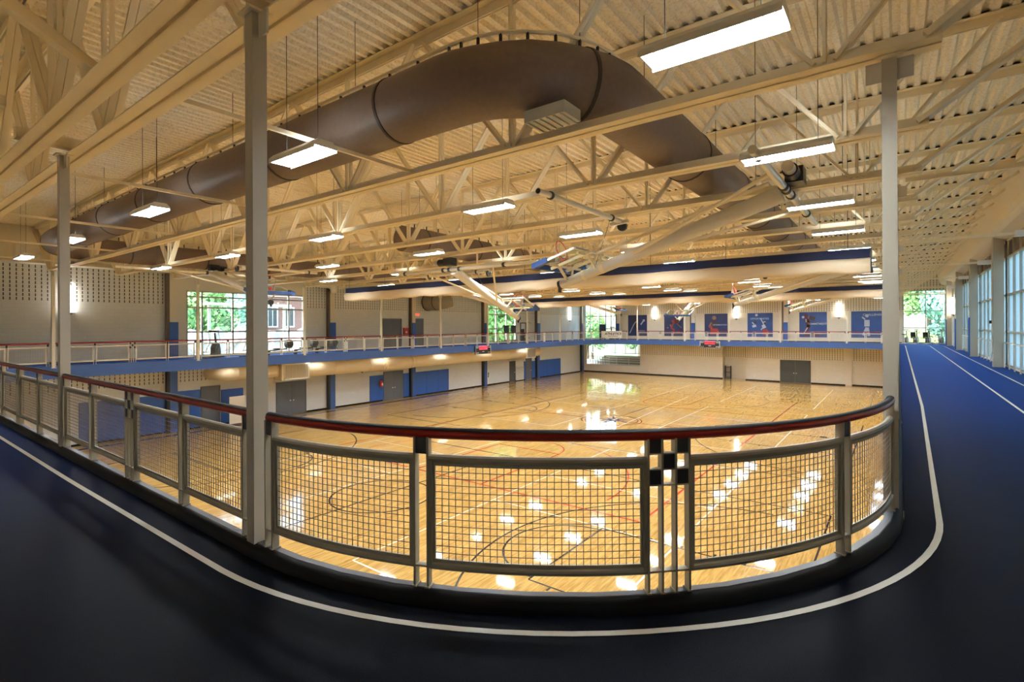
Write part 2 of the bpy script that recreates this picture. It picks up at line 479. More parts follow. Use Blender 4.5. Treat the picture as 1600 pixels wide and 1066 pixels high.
for sy, yb in ((1, y0), (-1, y1)):
    for s in (-1, 1): seg(R_, mx_+s*1.85, yb, mx_+s*1.85, yb+sy*5.85, z=Z1+0.001)
    seg(R_, mx_-1.85, yb+sy*5.85, mx_+1.85, yb+sy*5.85, z=Z1+0.001)
    circ(R_, mx_, yb+sy*5.85, 1.83, 0 if sy > 0 else 180, 180 if sy > 0 else 360, z=Z1+0.001)
    circ(R_, mx_, yb+sy*1.58, 6.72, -3 if sy > 0 else 177, 183 if sy > 0 else 363, z=Z1+0.001)
for (a, b) in ((-11.65,-5.07), (-22.9,-17.3)):
    for (c, d) in ((8.4,23.6), (27.0,40.5), (43.6,57.5)):
        for x in (a, b): seg(W_, x, c, x, d, z=Z1+0.002)
        m_ = (c+d)/2
        for y in (c, d, m_-2.0+0.35, m_+2.0): seg(W_, a, y, b, y, z=Z1+0.002)
seg(W_, -13.6, 24.5, -14.7, 45, z=Z1+0.002)
for (xa, ya, xb, yb) in ((-33.45, 4.0, -33.45, 60.9), (-33.45, 60.9, -2.2, 60.9)): seg(P_, xa, ya, xb, yb, 0.34, Z1+0.0005)
struct('black_court_lines', K, M['lineK'], floor); struct('red_court_lines', R_, M['lineR'], floor)
struct('white_court_lines', W_, M['lineW'], floor); struct('purple_border_line', P_, M['lineP'], floor)
# spidery dark blue emblem at the centre of the main court
lg = MB()
for k in range(10):
    a = 2*PI*k/10 + 0.2; rr = 1.25 if k % 2 else 0.85
    seg(lg, mx_+0.2*math.cos(a), 31.2+0.2*math.sin(a), mx_+rr*math.cos(a), 31.2+rr*math.sin(a), 0.13, Z1+0.003)
circ(lg, mx_, 31.2, 0.3, w=0.22, z=Z1+0.0035, n=20)
struct('centre_emblem', lg, M['navy'], floor)

def wall_grid(axis, c, thick, u0, u1, z0, z1, holes):
    """wall in the plane axis = c from u0..u1, z0..z1, built of blocks around its openings"""
    us = sorted({u0, u1, *[h[0] for h in holes], *[h[1] for h in holes]})
    zs = sorted({z0, z1, *[h[2] for h in holes], *[h[3] for h in holes]})
    mb = MB()
    for i in range(len(us)-1):
        for j in range(len(zs)-1):
            um, zm = (us[i]+us[i+1])/2, (zs[j]+zs[j+1])/2
            if any(h[0] < um < h[1] and h[2] < zm < h[3] for h in holes): continue
            if axis == 'x': mb.box((c, us[i], zs[j]), (c+thick, us[i+1], zs[j+1]))
            else:           mb.box((us[i], c, zs[j]), (us[i+1], c+thick, zs[j+1]))
    return mb
ZT = ZC+0.1
WL1 = (13.10, 20.85, 0.05, 4.10); WL2 = (41.45, 46.75, 0.05, 4.15)
struct('wall_left', wall_grid('x', XW, -0.25, YB-0.2, YW, ZF, ZT, [WL1, WL2]), M['wallL'])
WF1 = (-34.40, -29.72, 0.05, 4.95); WFL = (-34.25, -26.45, -3.38, -0.60); WFE = (0.27, 3.45, 0.05, 5.05)
NICHE = (-16.38, -13.92, ZF, -0.49); NICHE2 = (-3.85, XE, ZF, -0.49)
struct('wall_far', wall_grid('y', YW, 0.25, XW-0.25, XE+0.25, ZF, ZT, [WF1, WFL, WFE, NICHE, NICHE2]), M['wallF'])
nb = MB().box((NICHE[0]-0.1, YW+0.95, ZF), (NICHE[1]+0.1, YW+1.1, -0.3)).box((NICHE[0]-0.1, YW+0.25, ZF), (NICHE[0], YW+1, -0.3)).box((NICHE[1], YW+0.25, ZF), (NICHE[1]+0.1, YW+1, -0.3))
nb.box((NICHE[0]-0.1, YW+0.2, -0.49), (NICHE[1]+0.1, YW+1.1, -0.3))
struct('wall_niche', nb, M['wallF'])
struct('wall_far_recess', MB().box((-3.95, YW+0.30, ZF), (XE+0.2, YW+0.5, -0.3)).box((-3.95, YW+0.2, -0.49), (XE+0.2, YW+0.5, -0.3)), M['wallF'])
COLY = [12.0, 21.0, 30.0, 39.0, 48.0, 57.0]
RW = [(12.15,20.85),(21.15,29.85),(30.15,38.85),(39.15,47.85),(48.15,55.2)]
struct('wall_right', wall_grid('x', XE, 0.25, YB-0.2, YW, ZF, ZT, [(a, b, 0.08, 5.35) for a, b in RW]), M['wallP'])
struct('wall_near', wall_grid('y', YB, -0.25, XW, XE, ZF, ZT, []), M['wallP'])

# skirting of the gym floor
sk = MB()
for a, b in ((YB, 18.65), (21.0, 27.95), (30.15, 45.4), (46.55, 48.5), (49.75, YW)): sk.box((XW, a, ZF), (XW+0.02, b, ZF+0.11))
for a, b in ((XW, NICHE[0]), (NICHE[1], -10.42), (-7.47, -3.85)): sk.box((a, YW-0.02, ZF), (b, YW, ZF+0.11))
sk.box((-3.85, YW+0.28, ZF), (XE, YW+0.30, ZF+0.11))
struct('baseboard_gym', sk, M['black'])
sk = MB(); sk.box((XW, YB, 0), (XW+0.02, 31.4, 0.1)).box((XW, 32.6, 0), (XW+0.02, 41.4, 0.1)).box((XW, 46.8, 0), (XW+0.02, YW, 0.1)).box((-29.7, YW-0.02, 0), (0.2, YW, 0.1))
struct('baseboard_track', sk, M['dark'])

# corrugated roof deck, ribs running away from the near wall
mb = MB(); pitch = 0.2326; prof = []
x = XW-0.3
while x < XE+0.3:
    prof += [(x, ZC), (x+0.085, ZC), (x+0.122, ZC+0.075), (x+0.196, ZC+0.075)]
    x += pitch
n = len(prof)
mb.v = [(a, YB-0.3, b) for a, b in prof] + [(a, YW+0.3, b) for a, b in prof]
mb.f = [(i, i+n, i+1+n, i+1) for i in range(n-1)]
struct('ceiling', mb, M['deck'])
struct('roof', MB().box((XW-0.4, YB-0.4, ZC+0.12), (XE+0.4, YW+0.4, ZC+0.25)), M['wallP'])

# bulkheads where the roof meets the side walls
pf = [(2.78, 6.80), (2.98, 5.80), (3.06, 5.62), (3.22, 5.50), (3.64, 5.36), (3.64, 6.80)]
mb = MB().prism(pf, lambda u, v, s: (u, (7.8, YW)[s], v)); struct('trim_4', mb, M['pinkwhite'])
mb = MB().box((XW+0.01, YB, 5.02), (XW+0.75, YW, 6.8)).box((XW+0.75, YB, 5.25), (XW+0.9, YW, 5.40)).box((XW+0.75, YB, 5.02), (XW+0.88, YW, 5.12)); struct('trim_5', mb, M['pinkwhite'])

struct('trim_6', MB().box((XW, 12.56, 4.10), (XW+0.06, 20.95, 5.02)).box((XW, 12.56, 0.0), (XW+0.06, 13.08, 4.10)), M['wallP'])
struct('trim_7', MB().prism([(-4.42,ZF),(-3.88,ZF),(-3.88,-1.75),(-3.75,-1.55),(-3.75,-0.49),(-4.42,-0.49)], lambda u, v, s: (u, (YW-0.04, YW-0.001)[s], v)), M['pinkwhite'])

# ------------------------------------------------------------------ windows and doors (part of the setting)
def window(idx, axis, c, u0, u1, z0, z1, mulls, trans, fm, gm, w=0.07, d=0.12, panel=None):
    mb = MB()
    def B(a, b, e, f, dd=d):
        if axis == 'x': mb.box((c-dd/2, a, e), (c+dd/2, b, f))
        else:           mb.box((a, c-dd/2, e), (b, c+dd/2, f))
    for u in (u0+w/2, u1-w/2): B(u-w/2, u+w/2, z0, z1)
    for z in (z0+w/2, z1-w/2): B(u0, u1, z-w/2, z+w/2)
    for u in mulls: B(u-w/2, u+w/2, z0, z1)
    for z in trans: B(u0, u1, z-w/2, z+w/2)
    fr = struct('window_%d' % idx, mb, fm)
    g = MB()
    top = panel if panel else z1
    if axis == 'x': g.box((c-0.006, u0, z0), (c+0.006, u1, top))
    else:           g.box((u0, c-0.006, z0), (u1, c+0.006, top))
    obj('glass', g, gm, fr)
    if panel:
        p = MB()
        if axis == 'x': p.box((c-0.01, u0, panel), (c+0.01, u1, z1))
        else:           p.box((u0, c-0.01, panel), (u1, c+0.01, z1))
        obj('upper_panel', p, M['brownpanel'], fr)
    return fr
wi = 1
window(wi, 'x', XW-0.08, *WL1, [14.0, 15.85, 17.75, 19.68], [1.55, 3.06, 3.72], M['frame'], M['glass'], 0.09); wi += 1
window(wi, 'x', XW-0.08, *WL2, [43.2, 45.0], [1.55, 3.06, 3.7], M['frame2'], M['glass'], 0.12); wi += 1
window(wi, 'y', YW+0.08, *WF1, [-33.6, -32.2, -31.3, -30.5], [1.4, 3.07], M['frame2'], M['glass'], 0.10); wi += 1
window(wi, 'y', YW+0.08, *WFE, [1.98], [1.5, 3.08, 4.62], M['frame'], M['glass'], 0.07); wi += 1
for a, b in RW:
    k = max(1, round((b-a)/1.45))
    window(wi, 'x', XE+0.05, a, b, 0.08, 5.35, [a+(b-a)*i/k for i in range(1, k)], [1.49, 3.06, 4.62], M['frame'], M['frost'], 0.07, 0.16, 4.62); wi += 1

def door(idx, axis, c, u0, u1, z0, z1, m, leaves=2, side=1, handle=True):
    mb = MB(); t = 0.05*side
    def B(mb, a, b, e, f, d0, d1):
        if axis == 'x': mb.box((c+d0*side, a, e), (c+d1*side, b, f))
        else:           mb.box((a, c+d0*side, e), (b, c+d1*side, f))
    w = 0.06
    B(mb, u0, u0+w, z0, z1, 0, 0.07); B(mb, u1-w, u1, z0, z1, 0, 0.07); B(mb, u0+w, u1-w, z1-w, z1, 0, 0.07)
    o = struct('door_%d' % idx, mb, m)
    us = [u0+w+(u1-u0-2*w)*i/leaves for i in range(leaves+1)]
    for i in range(leaves):
        lf = MB(); B(lf, us[i]+0.006, us[i+1]-0.006, z0+0.01, z1-w-0.006, 0, 0.045)
        L = obj('door_leaf', lf, m, o)
        if handle:
            hb = MB(); hu = us[i+1]-0.16 if i == 0 else us[i]+0.08
            B(hb, hu, hu+0.08, z0+0.98, z0+1.06, 0.045, 0.10)
            obj('door_handle', hb, M['chrome'], L)
    return o
door(1, 'x', XW, 18.70, 20.95, ZF, -2.03, M['grey'])
door(2, 'x', XW, 27.99, 30.11, ZF, -1.96, M['grey'])
door(3, 'x', XW, 13.88, 15.02, ZF, -1.84, M['grey'], 1)
door(4, 'x', XW, 45.43, 46.50, ZF, -2.09, M['dkgreen'], 1)
door(5, 'x', XW, 48.55, 49.71, ZF, -1.93, M['grey'], 1)
door(6, 'x', XW, 27.76, 29.97, 0.0, 2.51, M['grey'])
door(7, 'x', XW, 31.45, 32.53, 0.0, 2.55, M['grey'], 1)
door(8, 'y', YW, -10.40, -7.49, ZF, -1.97, M['dkgreen'], 2, -1)

# ------------------------------------------------------------------ steel columns round the track opening
def column(x, y, ztop, m, label, plates=True, a=0.12, z0=0.0):
    t = thing('column', label, 'column', (x, y, 0), 0, None)
    obj('shaft', MB().box((-a/2,-a/2,z0), (a/2,a/2,ztop)), m, t)
    obj('base_plate', MB().box((-a/2-0.04,-a/2-0.04,z0), (a/2+0.04,a/2+0.04,z0+0.02)), m, t)
    if plates:
        obj('cap_plate', MB().box((-0.10,-0.10,ztop), (0.10,0.10,ztop+0.02)), M['steel'], t)
        for s in (-1, 1): obj('gusset', MB().box((s*a/2, -0.008, ztop-0.20), (s*(a/2+0.13), 0.008, ztop)), M['railfar'], t)
    return t
NEARX = [-4.23, -9.97, -15.75, -21.5, -26.6]
for i, x in enumerate(NEARX):
    column(x, YN-0.02, 4.40, M['column'], 'slim square steel column on the near track kerb, %s from the curved railing' % ORD[i])
for i, y in enumerate([6.20, 12.0, 21.0, 30.0, 39.0, 48.0, 55.4]):
    column(XR+0.03, y, 4.40, M['column'], ('slim square steel column where the curved railing ends beside the window track' if i == 0 else
           'slim square steel column along the window-side track kerb, %s behind the curved railing end' % ORD[i-1]))
LY = [6.2, 12.26, 18.60, 24.80, 31.00, 37.20, 43.60, 50.10, 55.6]
for i, y in enumerate(LY):
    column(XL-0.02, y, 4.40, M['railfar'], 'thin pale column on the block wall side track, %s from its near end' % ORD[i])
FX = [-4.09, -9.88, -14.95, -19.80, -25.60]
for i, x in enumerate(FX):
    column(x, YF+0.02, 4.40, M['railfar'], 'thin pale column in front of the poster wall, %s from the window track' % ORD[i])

# heavier wall columns with blue padding
def pilaster(c, axis, u0, u1, z0, z1, padz, label):
    t = thing('wall_column', label, 'column', (c, u0, 0) if axis == 'x' else (u0, c, 0))
    w = u1-u0
    def B(d0, d1, a, b, e, f): 
        return MB().box((d0, a, e), (d1, b, f)) if axis == 'x' else MB().box((a, -d1, e), (b, -d0, f))
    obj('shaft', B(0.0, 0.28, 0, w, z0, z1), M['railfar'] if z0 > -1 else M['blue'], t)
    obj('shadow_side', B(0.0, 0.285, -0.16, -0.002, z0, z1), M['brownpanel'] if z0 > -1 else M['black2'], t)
    if padz: obj('pad', B(0.284, 0.34, -0.03, w+0.03, z0+0.02, padz), M['pad'], t)
    return t
PY = [(12.12, 12.52), (22.80, 23.22), (30.98, 31.36), (40.85, 41.28), (50.6, 51.1), (61.4, 61.8)]
nm = ['first', 'second', 'third', 'fourth', 'fifth', 'last']
for i, (a, b) in enumerate(PY):
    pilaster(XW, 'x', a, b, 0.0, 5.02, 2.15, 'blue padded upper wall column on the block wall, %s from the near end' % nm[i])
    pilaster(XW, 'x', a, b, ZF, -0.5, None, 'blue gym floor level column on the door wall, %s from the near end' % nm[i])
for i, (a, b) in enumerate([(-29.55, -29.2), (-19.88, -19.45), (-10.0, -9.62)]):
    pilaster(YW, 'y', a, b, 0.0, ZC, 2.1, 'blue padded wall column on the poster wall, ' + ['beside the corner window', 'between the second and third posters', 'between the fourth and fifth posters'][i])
for i, y in enumerate(COLY):
    t = thing('window_column', 'square beige column between the tall side windows, %s from the corner of the track' % ORD[i], 'column', (3.36, y, 0))
    obj('shaft', MB().box((-0.17,-0.2,0), (0.17,0.2,5.6)), M['column'], t)
    if y in (39.0, 48.0, 57.0): obj('pad', MB().box((-0.235,-0.19,0.05), (-0.17,0.19,2.2)), M['pad'], t)
    if y == 30.0:
        obj('conduit', MB().tube([(-0.19,-0.12,0.6),(-0.19,-0.12,4.3),(-0.22,-0.12,4.45),(-0.35,-0.12,4.5)], 0.02, 8), M['white'], t, True)
        obj('alarm', MB().box((-0.27,0.05,1.85), (-0.17,0.17,1.98)), M['black2'], t)
    sm = thing('roof_strut', 'thin cream strut reaching the side window column, %s from the track corner' % ORD[i], 'strut', (0, y, 0))
    obj('tube', MB().bar((0.1, 0, 4.5), (3.1, 0, 4.5), 0.06, 0.08), M['steel'], sm)
    obj('end_box', MB().box((2.72, -0.1, 4.40), (3.16, 0.1, 4.58)), M['white'], sm)

for i, (a, b) in enumerate(RW):
    t = thing('window_guard', 'low pale guard rail in front of the side windows, %s bay from the track corner' % ORD[i], 'guard rail', (3.52, a, 0), 0, 'guard rails at the side windows')
    L = b-a-0.1
    obj('top_rail', MB().bar((0,0.05,1.05), (0,L,1.05), 0.05, 0.05), M['railfar'], t)
    k = int(L/1.2)
    for j in range(k+1):
        y = 0.08+(L-0.11)*j/k
        obj('guard_post', MB().box((-0.022,y-0.022,0), (0.022,y+0.022,1.03)), M['railfar'], t)

# ------------------------------------------------------------------ railings
def arc_path(cx, cy, r, a0, a1):
    L = abs(math.radians(a1-a0))*r
    def f(s):
        a = math.radians(a0)+(s/L)*math.radians(a1-a0)
        sg = 1 if a1 > a0 else -1
        return Vector((cx+r*math.cos(a), cy+r*math.sin(a), 0)), Vector((-math.sin(a)*sg, math.cos(a)*sg, 0))
    return f, L, True
def line_path(p, q):
    p, q = Vector((*p,0)), Vector((*q,0)); L = (q-p).length; d = (q-p)/L
    return (lambda s: (p+d*s, d)), L, False

def railing(path, label, group, near=True, feats=None, trim=0.13, wires=True, gap=0.048):
    f, L, curved = path
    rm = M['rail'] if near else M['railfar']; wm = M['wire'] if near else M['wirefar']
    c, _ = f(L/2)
    t = thing('railing', label, 'railing', (0,0,0), 0, group)
    def P(s, z, n=0.0):
        p, d = f(s); return Vector((p.x - d.y*n, p.y + d.x*n, z))
    def samples(a, b, step=0.16):
        k = max(1, int(math.ceil((b-a)/step))) if curved else 1
        return [a+(b-a)*i/k for i in range(k+1)]
    hs = samples(0.07, L-0.07)
    H = 1.122
    h = obj('handrail', MB().tube([P(s, H) for s in hs], 0.036, 14), M['red'], t, True)
    obj('handrail_cap', MB().tube([P(s, H+0.002) for s in hs], 0.0385, 9, a0=math.radians(36), a1=math.radians(140)), M['black'], h, True)
    def vbar(mb, s, z0, z1, w=0.014, dp=0.06):
        p, d = f(s); n_ = Vector((-d.y, d.x, 0))
        a = p-d*w/2-n_*dp/2; b = p+d*w/2-n_*dp/2; e = p+d*w/2+n_*dp/2; g = p-d*w/2+n_*dp/2
        mb.add([(q.x,q.y,z) for z in (z0,z1) for q in (a,b,e,g)], [(0,3,2,1),(4,5,6,7),(0,1,5,4),(1,2,6,5),(2,3,7,6),(3,0,4,7)])
    def cell(mb, s0, s1, z0, z1, dp): vbar(mb, (s0+s1)/2, z0, z1, s1-s0, dp)
    feats = feats or [('pair', trim), ('pair', 0.25*L), ('check', 0.5*L), ('pair', 0.755*L), ('pair', L-trim)]
    edges = []
    for kind, s in feats:
        pm, bm = MB(), MB()
        if kind == 'pair':
            xs = [s-0.047, s+0.047]; cell(bm, xs[0]+0.007, xs[1]-0.007, 0.985, 1.10, 0.045)
        else:
            xs = [s-0.141, s-0.047, s+0.047, s+0.141]
            for (i, r0) in ((0,0),(2,0),(1,1),(0,2),(2,2)):
                z1 = 1.102-0.103*r0; cell(bm, xs[i]+0.007, xs[i+1]-0.007, z1-0.096, z1, 0.045)
            for z in (1.0025, 0.8995, 0.797): cell(pm, xs[0], xs[-1], z-0.004, z+0.004, 0.055)
        for x in xs: vbar(pm, x, CURB, 1.10)
        cell(pm, xs[0], xs[-1], 0.228, 0.240, 0.055)
        for x in xs: vbar(pm, x, CURB, CURB+0.010, 0.03, 0.075)
        po = obj('post', pm, rm, t)
        obj('black_infill', bm, M['black2'], po)
        edges.append((xs[0]-0.007, xs[-1]+0.007))
    for i in range(len(edges)-1):
        a, b = edges[i][1], edges[i+1][0]
        if b-a < 0.2: continue
        fm = MB(); ss = samples(a, b)
        fm.tube([P(s, 0.955) for s in ss], 0.029, 10); fm.tube([P(s, 0.238) for s in ss], 0.027, 10)
        for s in (a+0.012, b-0.012): vbar(fm, s, 0.238, 0.955, 0.024, 0.05)
        for z in (0.918, 0.273):
            for j in range(len(ss)-1):
                fm.bar(P(ss[j], z), P(ss[j+1], z), 0.018, 0.022)
        for s in (a+0.032, b-0.032): vbar(fm, s, 0.262, 0.93, 0.016, 0.018)
        fo = obj('panel', fm, rm, t, False)
        if wires:
            wb = MB(); k = int((b-a-0.08)/gap); wd = 0.0042 if near else 0.0035
            for j in range(1, k+1):
                s = a+0.04+(b-a-0.08)*j/(k+1); vbar(wb, s, 0.28, 0.912, wd, wd)
            rows = int(0.632/gap)
            for j in range(1, rows+1):
                z = 0.28+0.632*j/(rows+1)
                ws = samples(a+0.03, b-0.03, 0.2)
                for q in range(len(ws)-1): wb.bar(P(ws[q], z), P(ws[q+1], z), wd, wd)
            obj('wire_mesh', wb, wm, fo)
    return t
INS = 0.035
g = 'railings along the near track edge'
AR = RAD+0.03
arc = arc_path(XR-RAD, YN+RAD, AR, 270, 360)
railing((arc[0], arc[1], True), 'curved red-topped railing with wire panels at the track corner', g, True,
        [('pair', 0.10), ('pair', 0.2455*arc[1]), ('check', 0.5055*arc[1]), ('pair', 0.762*arc[1]), ('pair', arc[1]-0.10)])
yn = YN-0.03
seqx = [XR-RAD]+NEARX[1:]
for i in range(4):
    x1 = NEARX[i]; x0 = NEARX[i+1]
    railing(line_path((x1, yn), (x0, yn)), 'straight red-topped wire railing on the near track, %s bay from the curved one' % ORD[i], g)
railing(line_path((XR+0.03, 6.2), (XR+0.03, 12.0)), 'straight wire railing beside the window track, next to the curved railing', g)
for i, (a, b) in enumerate(zip([12.0,21.0,30.0,39.0,48.0], [21.0,30.0,39.0,48.0,55.4])):
    railing(line_path((XR+0.03, a), (XR+0.03, b)), 'straight wire railing beside the window track, %s bay behind the corner one' % ORD[i], g, True, gap=0.07)
g = 'railings along the block wall track'
for i in range(len(LY)-1):
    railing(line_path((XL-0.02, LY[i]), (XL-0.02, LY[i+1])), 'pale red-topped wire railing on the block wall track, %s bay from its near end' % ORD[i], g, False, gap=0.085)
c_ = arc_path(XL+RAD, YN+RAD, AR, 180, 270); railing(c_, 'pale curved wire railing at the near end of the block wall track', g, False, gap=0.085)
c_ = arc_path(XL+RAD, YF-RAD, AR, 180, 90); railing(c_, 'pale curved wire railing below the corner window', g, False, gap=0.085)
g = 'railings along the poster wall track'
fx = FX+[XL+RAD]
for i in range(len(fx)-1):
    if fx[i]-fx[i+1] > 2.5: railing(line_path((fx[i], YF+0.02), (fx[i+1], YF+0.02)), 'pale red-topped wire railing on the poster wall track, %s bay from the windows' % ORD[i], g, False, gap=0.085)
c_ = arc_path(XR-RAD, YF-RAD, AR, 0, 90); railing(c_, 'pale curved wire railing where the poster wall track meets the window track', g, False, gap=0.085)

# ------------------------------------------------------------------ roof trusses
def chord(mb, x0, x1, z, up):
    s = 1 if up else -1
    for y in (-0.085, 0.085):
        mb.box((x0, y-0.068, z), (x1, y+0.068, z+0.016*s))
    for y in (-0.024, 0.024): mb.box((x0, y-0.009, z), (x1, y+0.009, z+0.15*s))
    return mb
def make_truss(label):
    t = thing('roof_truss', label, 'truss', (0,0,0), 0, 'cream steel roof trusses')
    ZB, ZTOP = 4.43, 6.795
    obj('bottom_chord', chord(MB(), -31.1, 0.32, ZB, True), M['steel'], t)
    obj('top_chord', chord(MB(), -34.0, 3.4, ZTOP, False), M['steel'], t)
    obj('flute_shade_strip', MB().box((-33.9,-0.05,ZC+0.004), (3.3,0.05,ZC+0.068)), M['dark'], t)  # dark strip that puts the shade inside the deck flutes into colour
    lo, hi = ZB+0.07, ZTOP-0.07
    d = MB(); lows = [-0.6-4*k for k in range(8)]
    def diag(x0, z0, x1, z1, w=0.082, nm='diagonal'):
        b = MB()
        for y in (-0.045, 0.045): b.bar((x0,y,z0), (x1,y,z1), w*0.5, w, (0,1,0))
        return obj(nm, b, M['steel'], t)
    for k, x in enumerate(lows):
        diag(x-0.09, lo, x-2.0+0.09, hi); diag(x+0.09, lo, x+2.0-0.09, hi)
        diag(x, lo, x, hi, 0.06, 'vertical')
    diag(0.2, lo, 3.3, hi-0.02, 0.12); diag(-30.9, lo, -33.9, hi-0.02, 0.12); diag(-30.6, lo, -30.6, hi, 0.07, 'vertical')
    return t
TY = [1.76, 2.31] + [6.15+2.55*k for k in range(22)]
tr0 = None
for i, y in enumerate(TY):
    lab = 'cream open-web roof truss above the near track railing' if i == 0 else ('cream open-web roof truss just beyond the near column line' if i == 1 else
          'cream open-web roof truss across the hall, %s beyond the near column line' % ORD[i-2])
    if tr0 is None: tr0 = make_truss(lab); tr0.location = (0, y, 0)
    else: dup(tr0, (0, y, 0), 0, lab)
# bridging rods between the trusses
def rod(p, q, label, w=0.05):
    o = obj('bridging_rod', MB().bar(p, q, w, w*1.1), M['steel']); tag(o, label, 'brace', 'bridging rods between roof trusses'); return o
for i, x in enumerate([-6.75, -11.5, -16.7, -21.9, -27.0]):
    rod((x, 2.33, 4.52), (x, 6.13, 4.52), 'cream bridging rod under the duct, %s file from the window track' % ORD[i])
    for j in range(1):
        rod((x, 6.17, 6.55), (x, 59.7, 6.55), 'long cream roof rod running away from the duct, %s file from the window track' % ORD[i], 0.035)
rod((-5.7, 0.65, 4.56), (-6.75, 1.70, 4.56), 'cream diagonal brace at the near edge of the roof', 0.10)
rod((-8.6, 0.55, 4.56), (-8.6, 1.30, 4.56), 'short cream stub beam at the near edge of the roof', 0.11)
for i, x in enumerate(NEARX):
    rod((x, 1.6, 4.60), (x, 2.5, 4.60), 'short cream cross beam on top of the near column, %s from the curved railing' % ORD[i], 0.14)

# ------------------------------------------------------------------ fluorescent high-bay lights
def make_light(label):
    t = thing('ceiling_light', label, 'ceiling light', (0,0,4.27), 0, 'fluorescent high-bay lights')
    hw, hl = 0.18, 0.585
    poly = [(-hw, 0.0), (-hw+0.0, 0.03), (-hw+0.07, 0.10), (hw-0.07, 0.10), (hw, 0.03), (hw, 0.0)]
    b = MB()
    b.prism(poly, lambda u, v, s: ((-hl, hl)[s], u, v+0.012))
    obj('housing', b, M['white'], t)
    obj('lamp_panel', MB().box((-hl+0.02, -hw+0.015, 0.0), (hl-0.02, hw-0.015, 0.010)), M['lamp'], t)
    obj('added_fill_glow', MB().box((-hl+0.1, -0.07, 0.1125), (hl-0.1, 0.07, 0.117)), M['fill_glow'], t)  # added glowing strip on the closed housing, fills the dark roof deck
    lv = MB()
    for k in range(13):
        x = -hl+0.05+k*(2*hl-0.1)/12; lv.box((x-0.004, -hw+0.02, -0.018), (x+0.004, hw-0.02, 0.0))
    lv.box((-hl, -hw, -0.02), (hl, -hw+0.012, 0.012)); lv.box((-hl, hw-0.012, -0.02), (hl, hw, 0.012))
    obj('louvre', lv, M['white'], t)
    for s in (-1, 1): obj('hanger_cable', MB().tube([(s*0.4, 0, 0.11), (s*0.4, 0, ZC-4.27)], 0.005, 5), M['dark'], t)
    return t
LX = [-1.29, -6.82, -12.6, -18.4, -24.2]
lt0 = None
for r in range(15):
    y = 4.38 + 3.86*r if r else 4.09
    if y > 58.5: continue
    for c in range(5):
        lab = 'white hanging light, %s row from the near railing, %s file from the window track' % (ORD[r], ORD[c])
        p = (LX[c], y if r or c else 4.57, 4.27)
        if lt0 is None: lt0 = make_light(lab); lt0.location = p
        else: dup(lt0, p, 0, lab)

# strip lights fixed under the track
def make_strip(label):
    t = thing('strip_light', label, 'ceiling light', (0,0,-0.49), 0, 'strip lights under the track')
    obj('housing', MB().box((-0.09,-0.62,-0.03),(0.09,0.62,0.0)), M['white'], t)
    obj('lens', MB().prism([(-0.085,-0.03),(-0.07,-0.05),(0.07,-0.05),(0.085,-0.03)], lambda u, v, s: (u, (-0.6,0.6)[s], v)), M['strip'], t)
    return t
st0 = None
for i, y in enumerate([8.5, 14.2, 20.2, 26.0, 32.5, 38.6, 45.0, 52.0, 58.0]):
    lab = 'white strip light under the block wall track, %s from its near end' % ORD[i]
    if st0 is None: st0 = make_strip(lab); st0.location = (-32.1, y, -0.49)
    else: dup(st0, (-32.1, y, -0.49), 0, lab)

# ------------------------------------------------------------------ air ducts
def fillet(pts, r, n=9):
    out = [Vector(pts[0])]
    for i in range(1, len(pts)-1):
        p = Vector(pts[i]); a = (Vector(pts[i-1])-p).normalized(); b = (Vector(pts[i+1])-p).normalized()
        c = p+(a+b)*r
        p0, p1 = p+a*r, p+b*r
        v0, v1 = p0-c, p1-c
        for k in range(n+1):
            t = k/n
            d = (v0*(1-t)+v1*t).normalized()*r
            out.append(c+d)
    out.append(Vector(pts[-1]))
    return out
def densify(pts, step=1.0):
    out = [pts[0]]
    for a, b in zip(pts, pts[1:]):
        k = max(1, int((b-a).length/step))
        out += [a+(b-a)*i/k for i in range(1, k+1)]
    return out
DZ, DR = 5.07, 0.47
def brown_duct(path, label, fr=1.7):
    t = thing('fabric_duct', label, 'duct', (0,0,0), 0, 'brown fabric ducts under the roof')
    pl = densify(fillet(path, fr))
    rr = [DR*(1+0.012*math.sin(i*1.7)+0.01*math.sin(i*0.6)) for i in range(len(pl))]
    obj('duct_tube', MB().tube(pl, rr, 28), M['duct'], t, True)
    acc = 0
    for i in range(1, len(pl)-1):
        acc += (pl[i]-pl[i-1]).length
        if acc > 2.9 or (i in (1, len(pl)-2)):
            acc = 0; d = (pl[i+1]-pl[i-1]).normalized()*0.025
            obj('seam_band', MB().tube([pl[i]-d, pl[i]+d], rr[i]+0.012, 28), M['seam'], t, True)
    up = Vector((0,0,DR+0.17))
    obj('hanger_rail', MB().tube([p+up for p in pl], 0.028, 6), M['steel'], t)
    cps = sorted(densify(fillet(path, fr), 0.62), key=lambda p: p.length)
    c0 = None
    for p in cps[:90]:
        if c0 is None: c0 = obj('hanger_clip', MB().box((-0.016,-0.016,-0.01), (0.016,0.016,0.16)), M['black2'], t); o = c0
        else: o = c0.copy(); COL.objects.link(o)
        o.location = (p.x, p.y, p.z+DR)
    if cps[90:]:
        cb = MB()
        for p in cps[90:]: cb.box((p.x-0.016, p.y-0.016, p.z+DR-0.01), (p.x+0.016, p.y+0.016, p.z+DR+0.16))
        obj('hanger_clip', cb, M['black2'], t)['kind'] = 'stuff'
    for p in pl[::4]: obj('hanger_wire', MB().tube([p+up, Vector((p.x,p.y,ZC))], 0.006, 4), M['dark'], t)
    return t
bd = brown_duct([(-26.6,57,DZ), (-26.6,5.17,DZ), (-3.25,5.17,DZ), (-3.25,57,DZ)], 'long brown fabric air duct bending round the near end of the hall')
vb = MB().box((-0.30,-0.20,-0.13), (0.30,0.20,0.02))
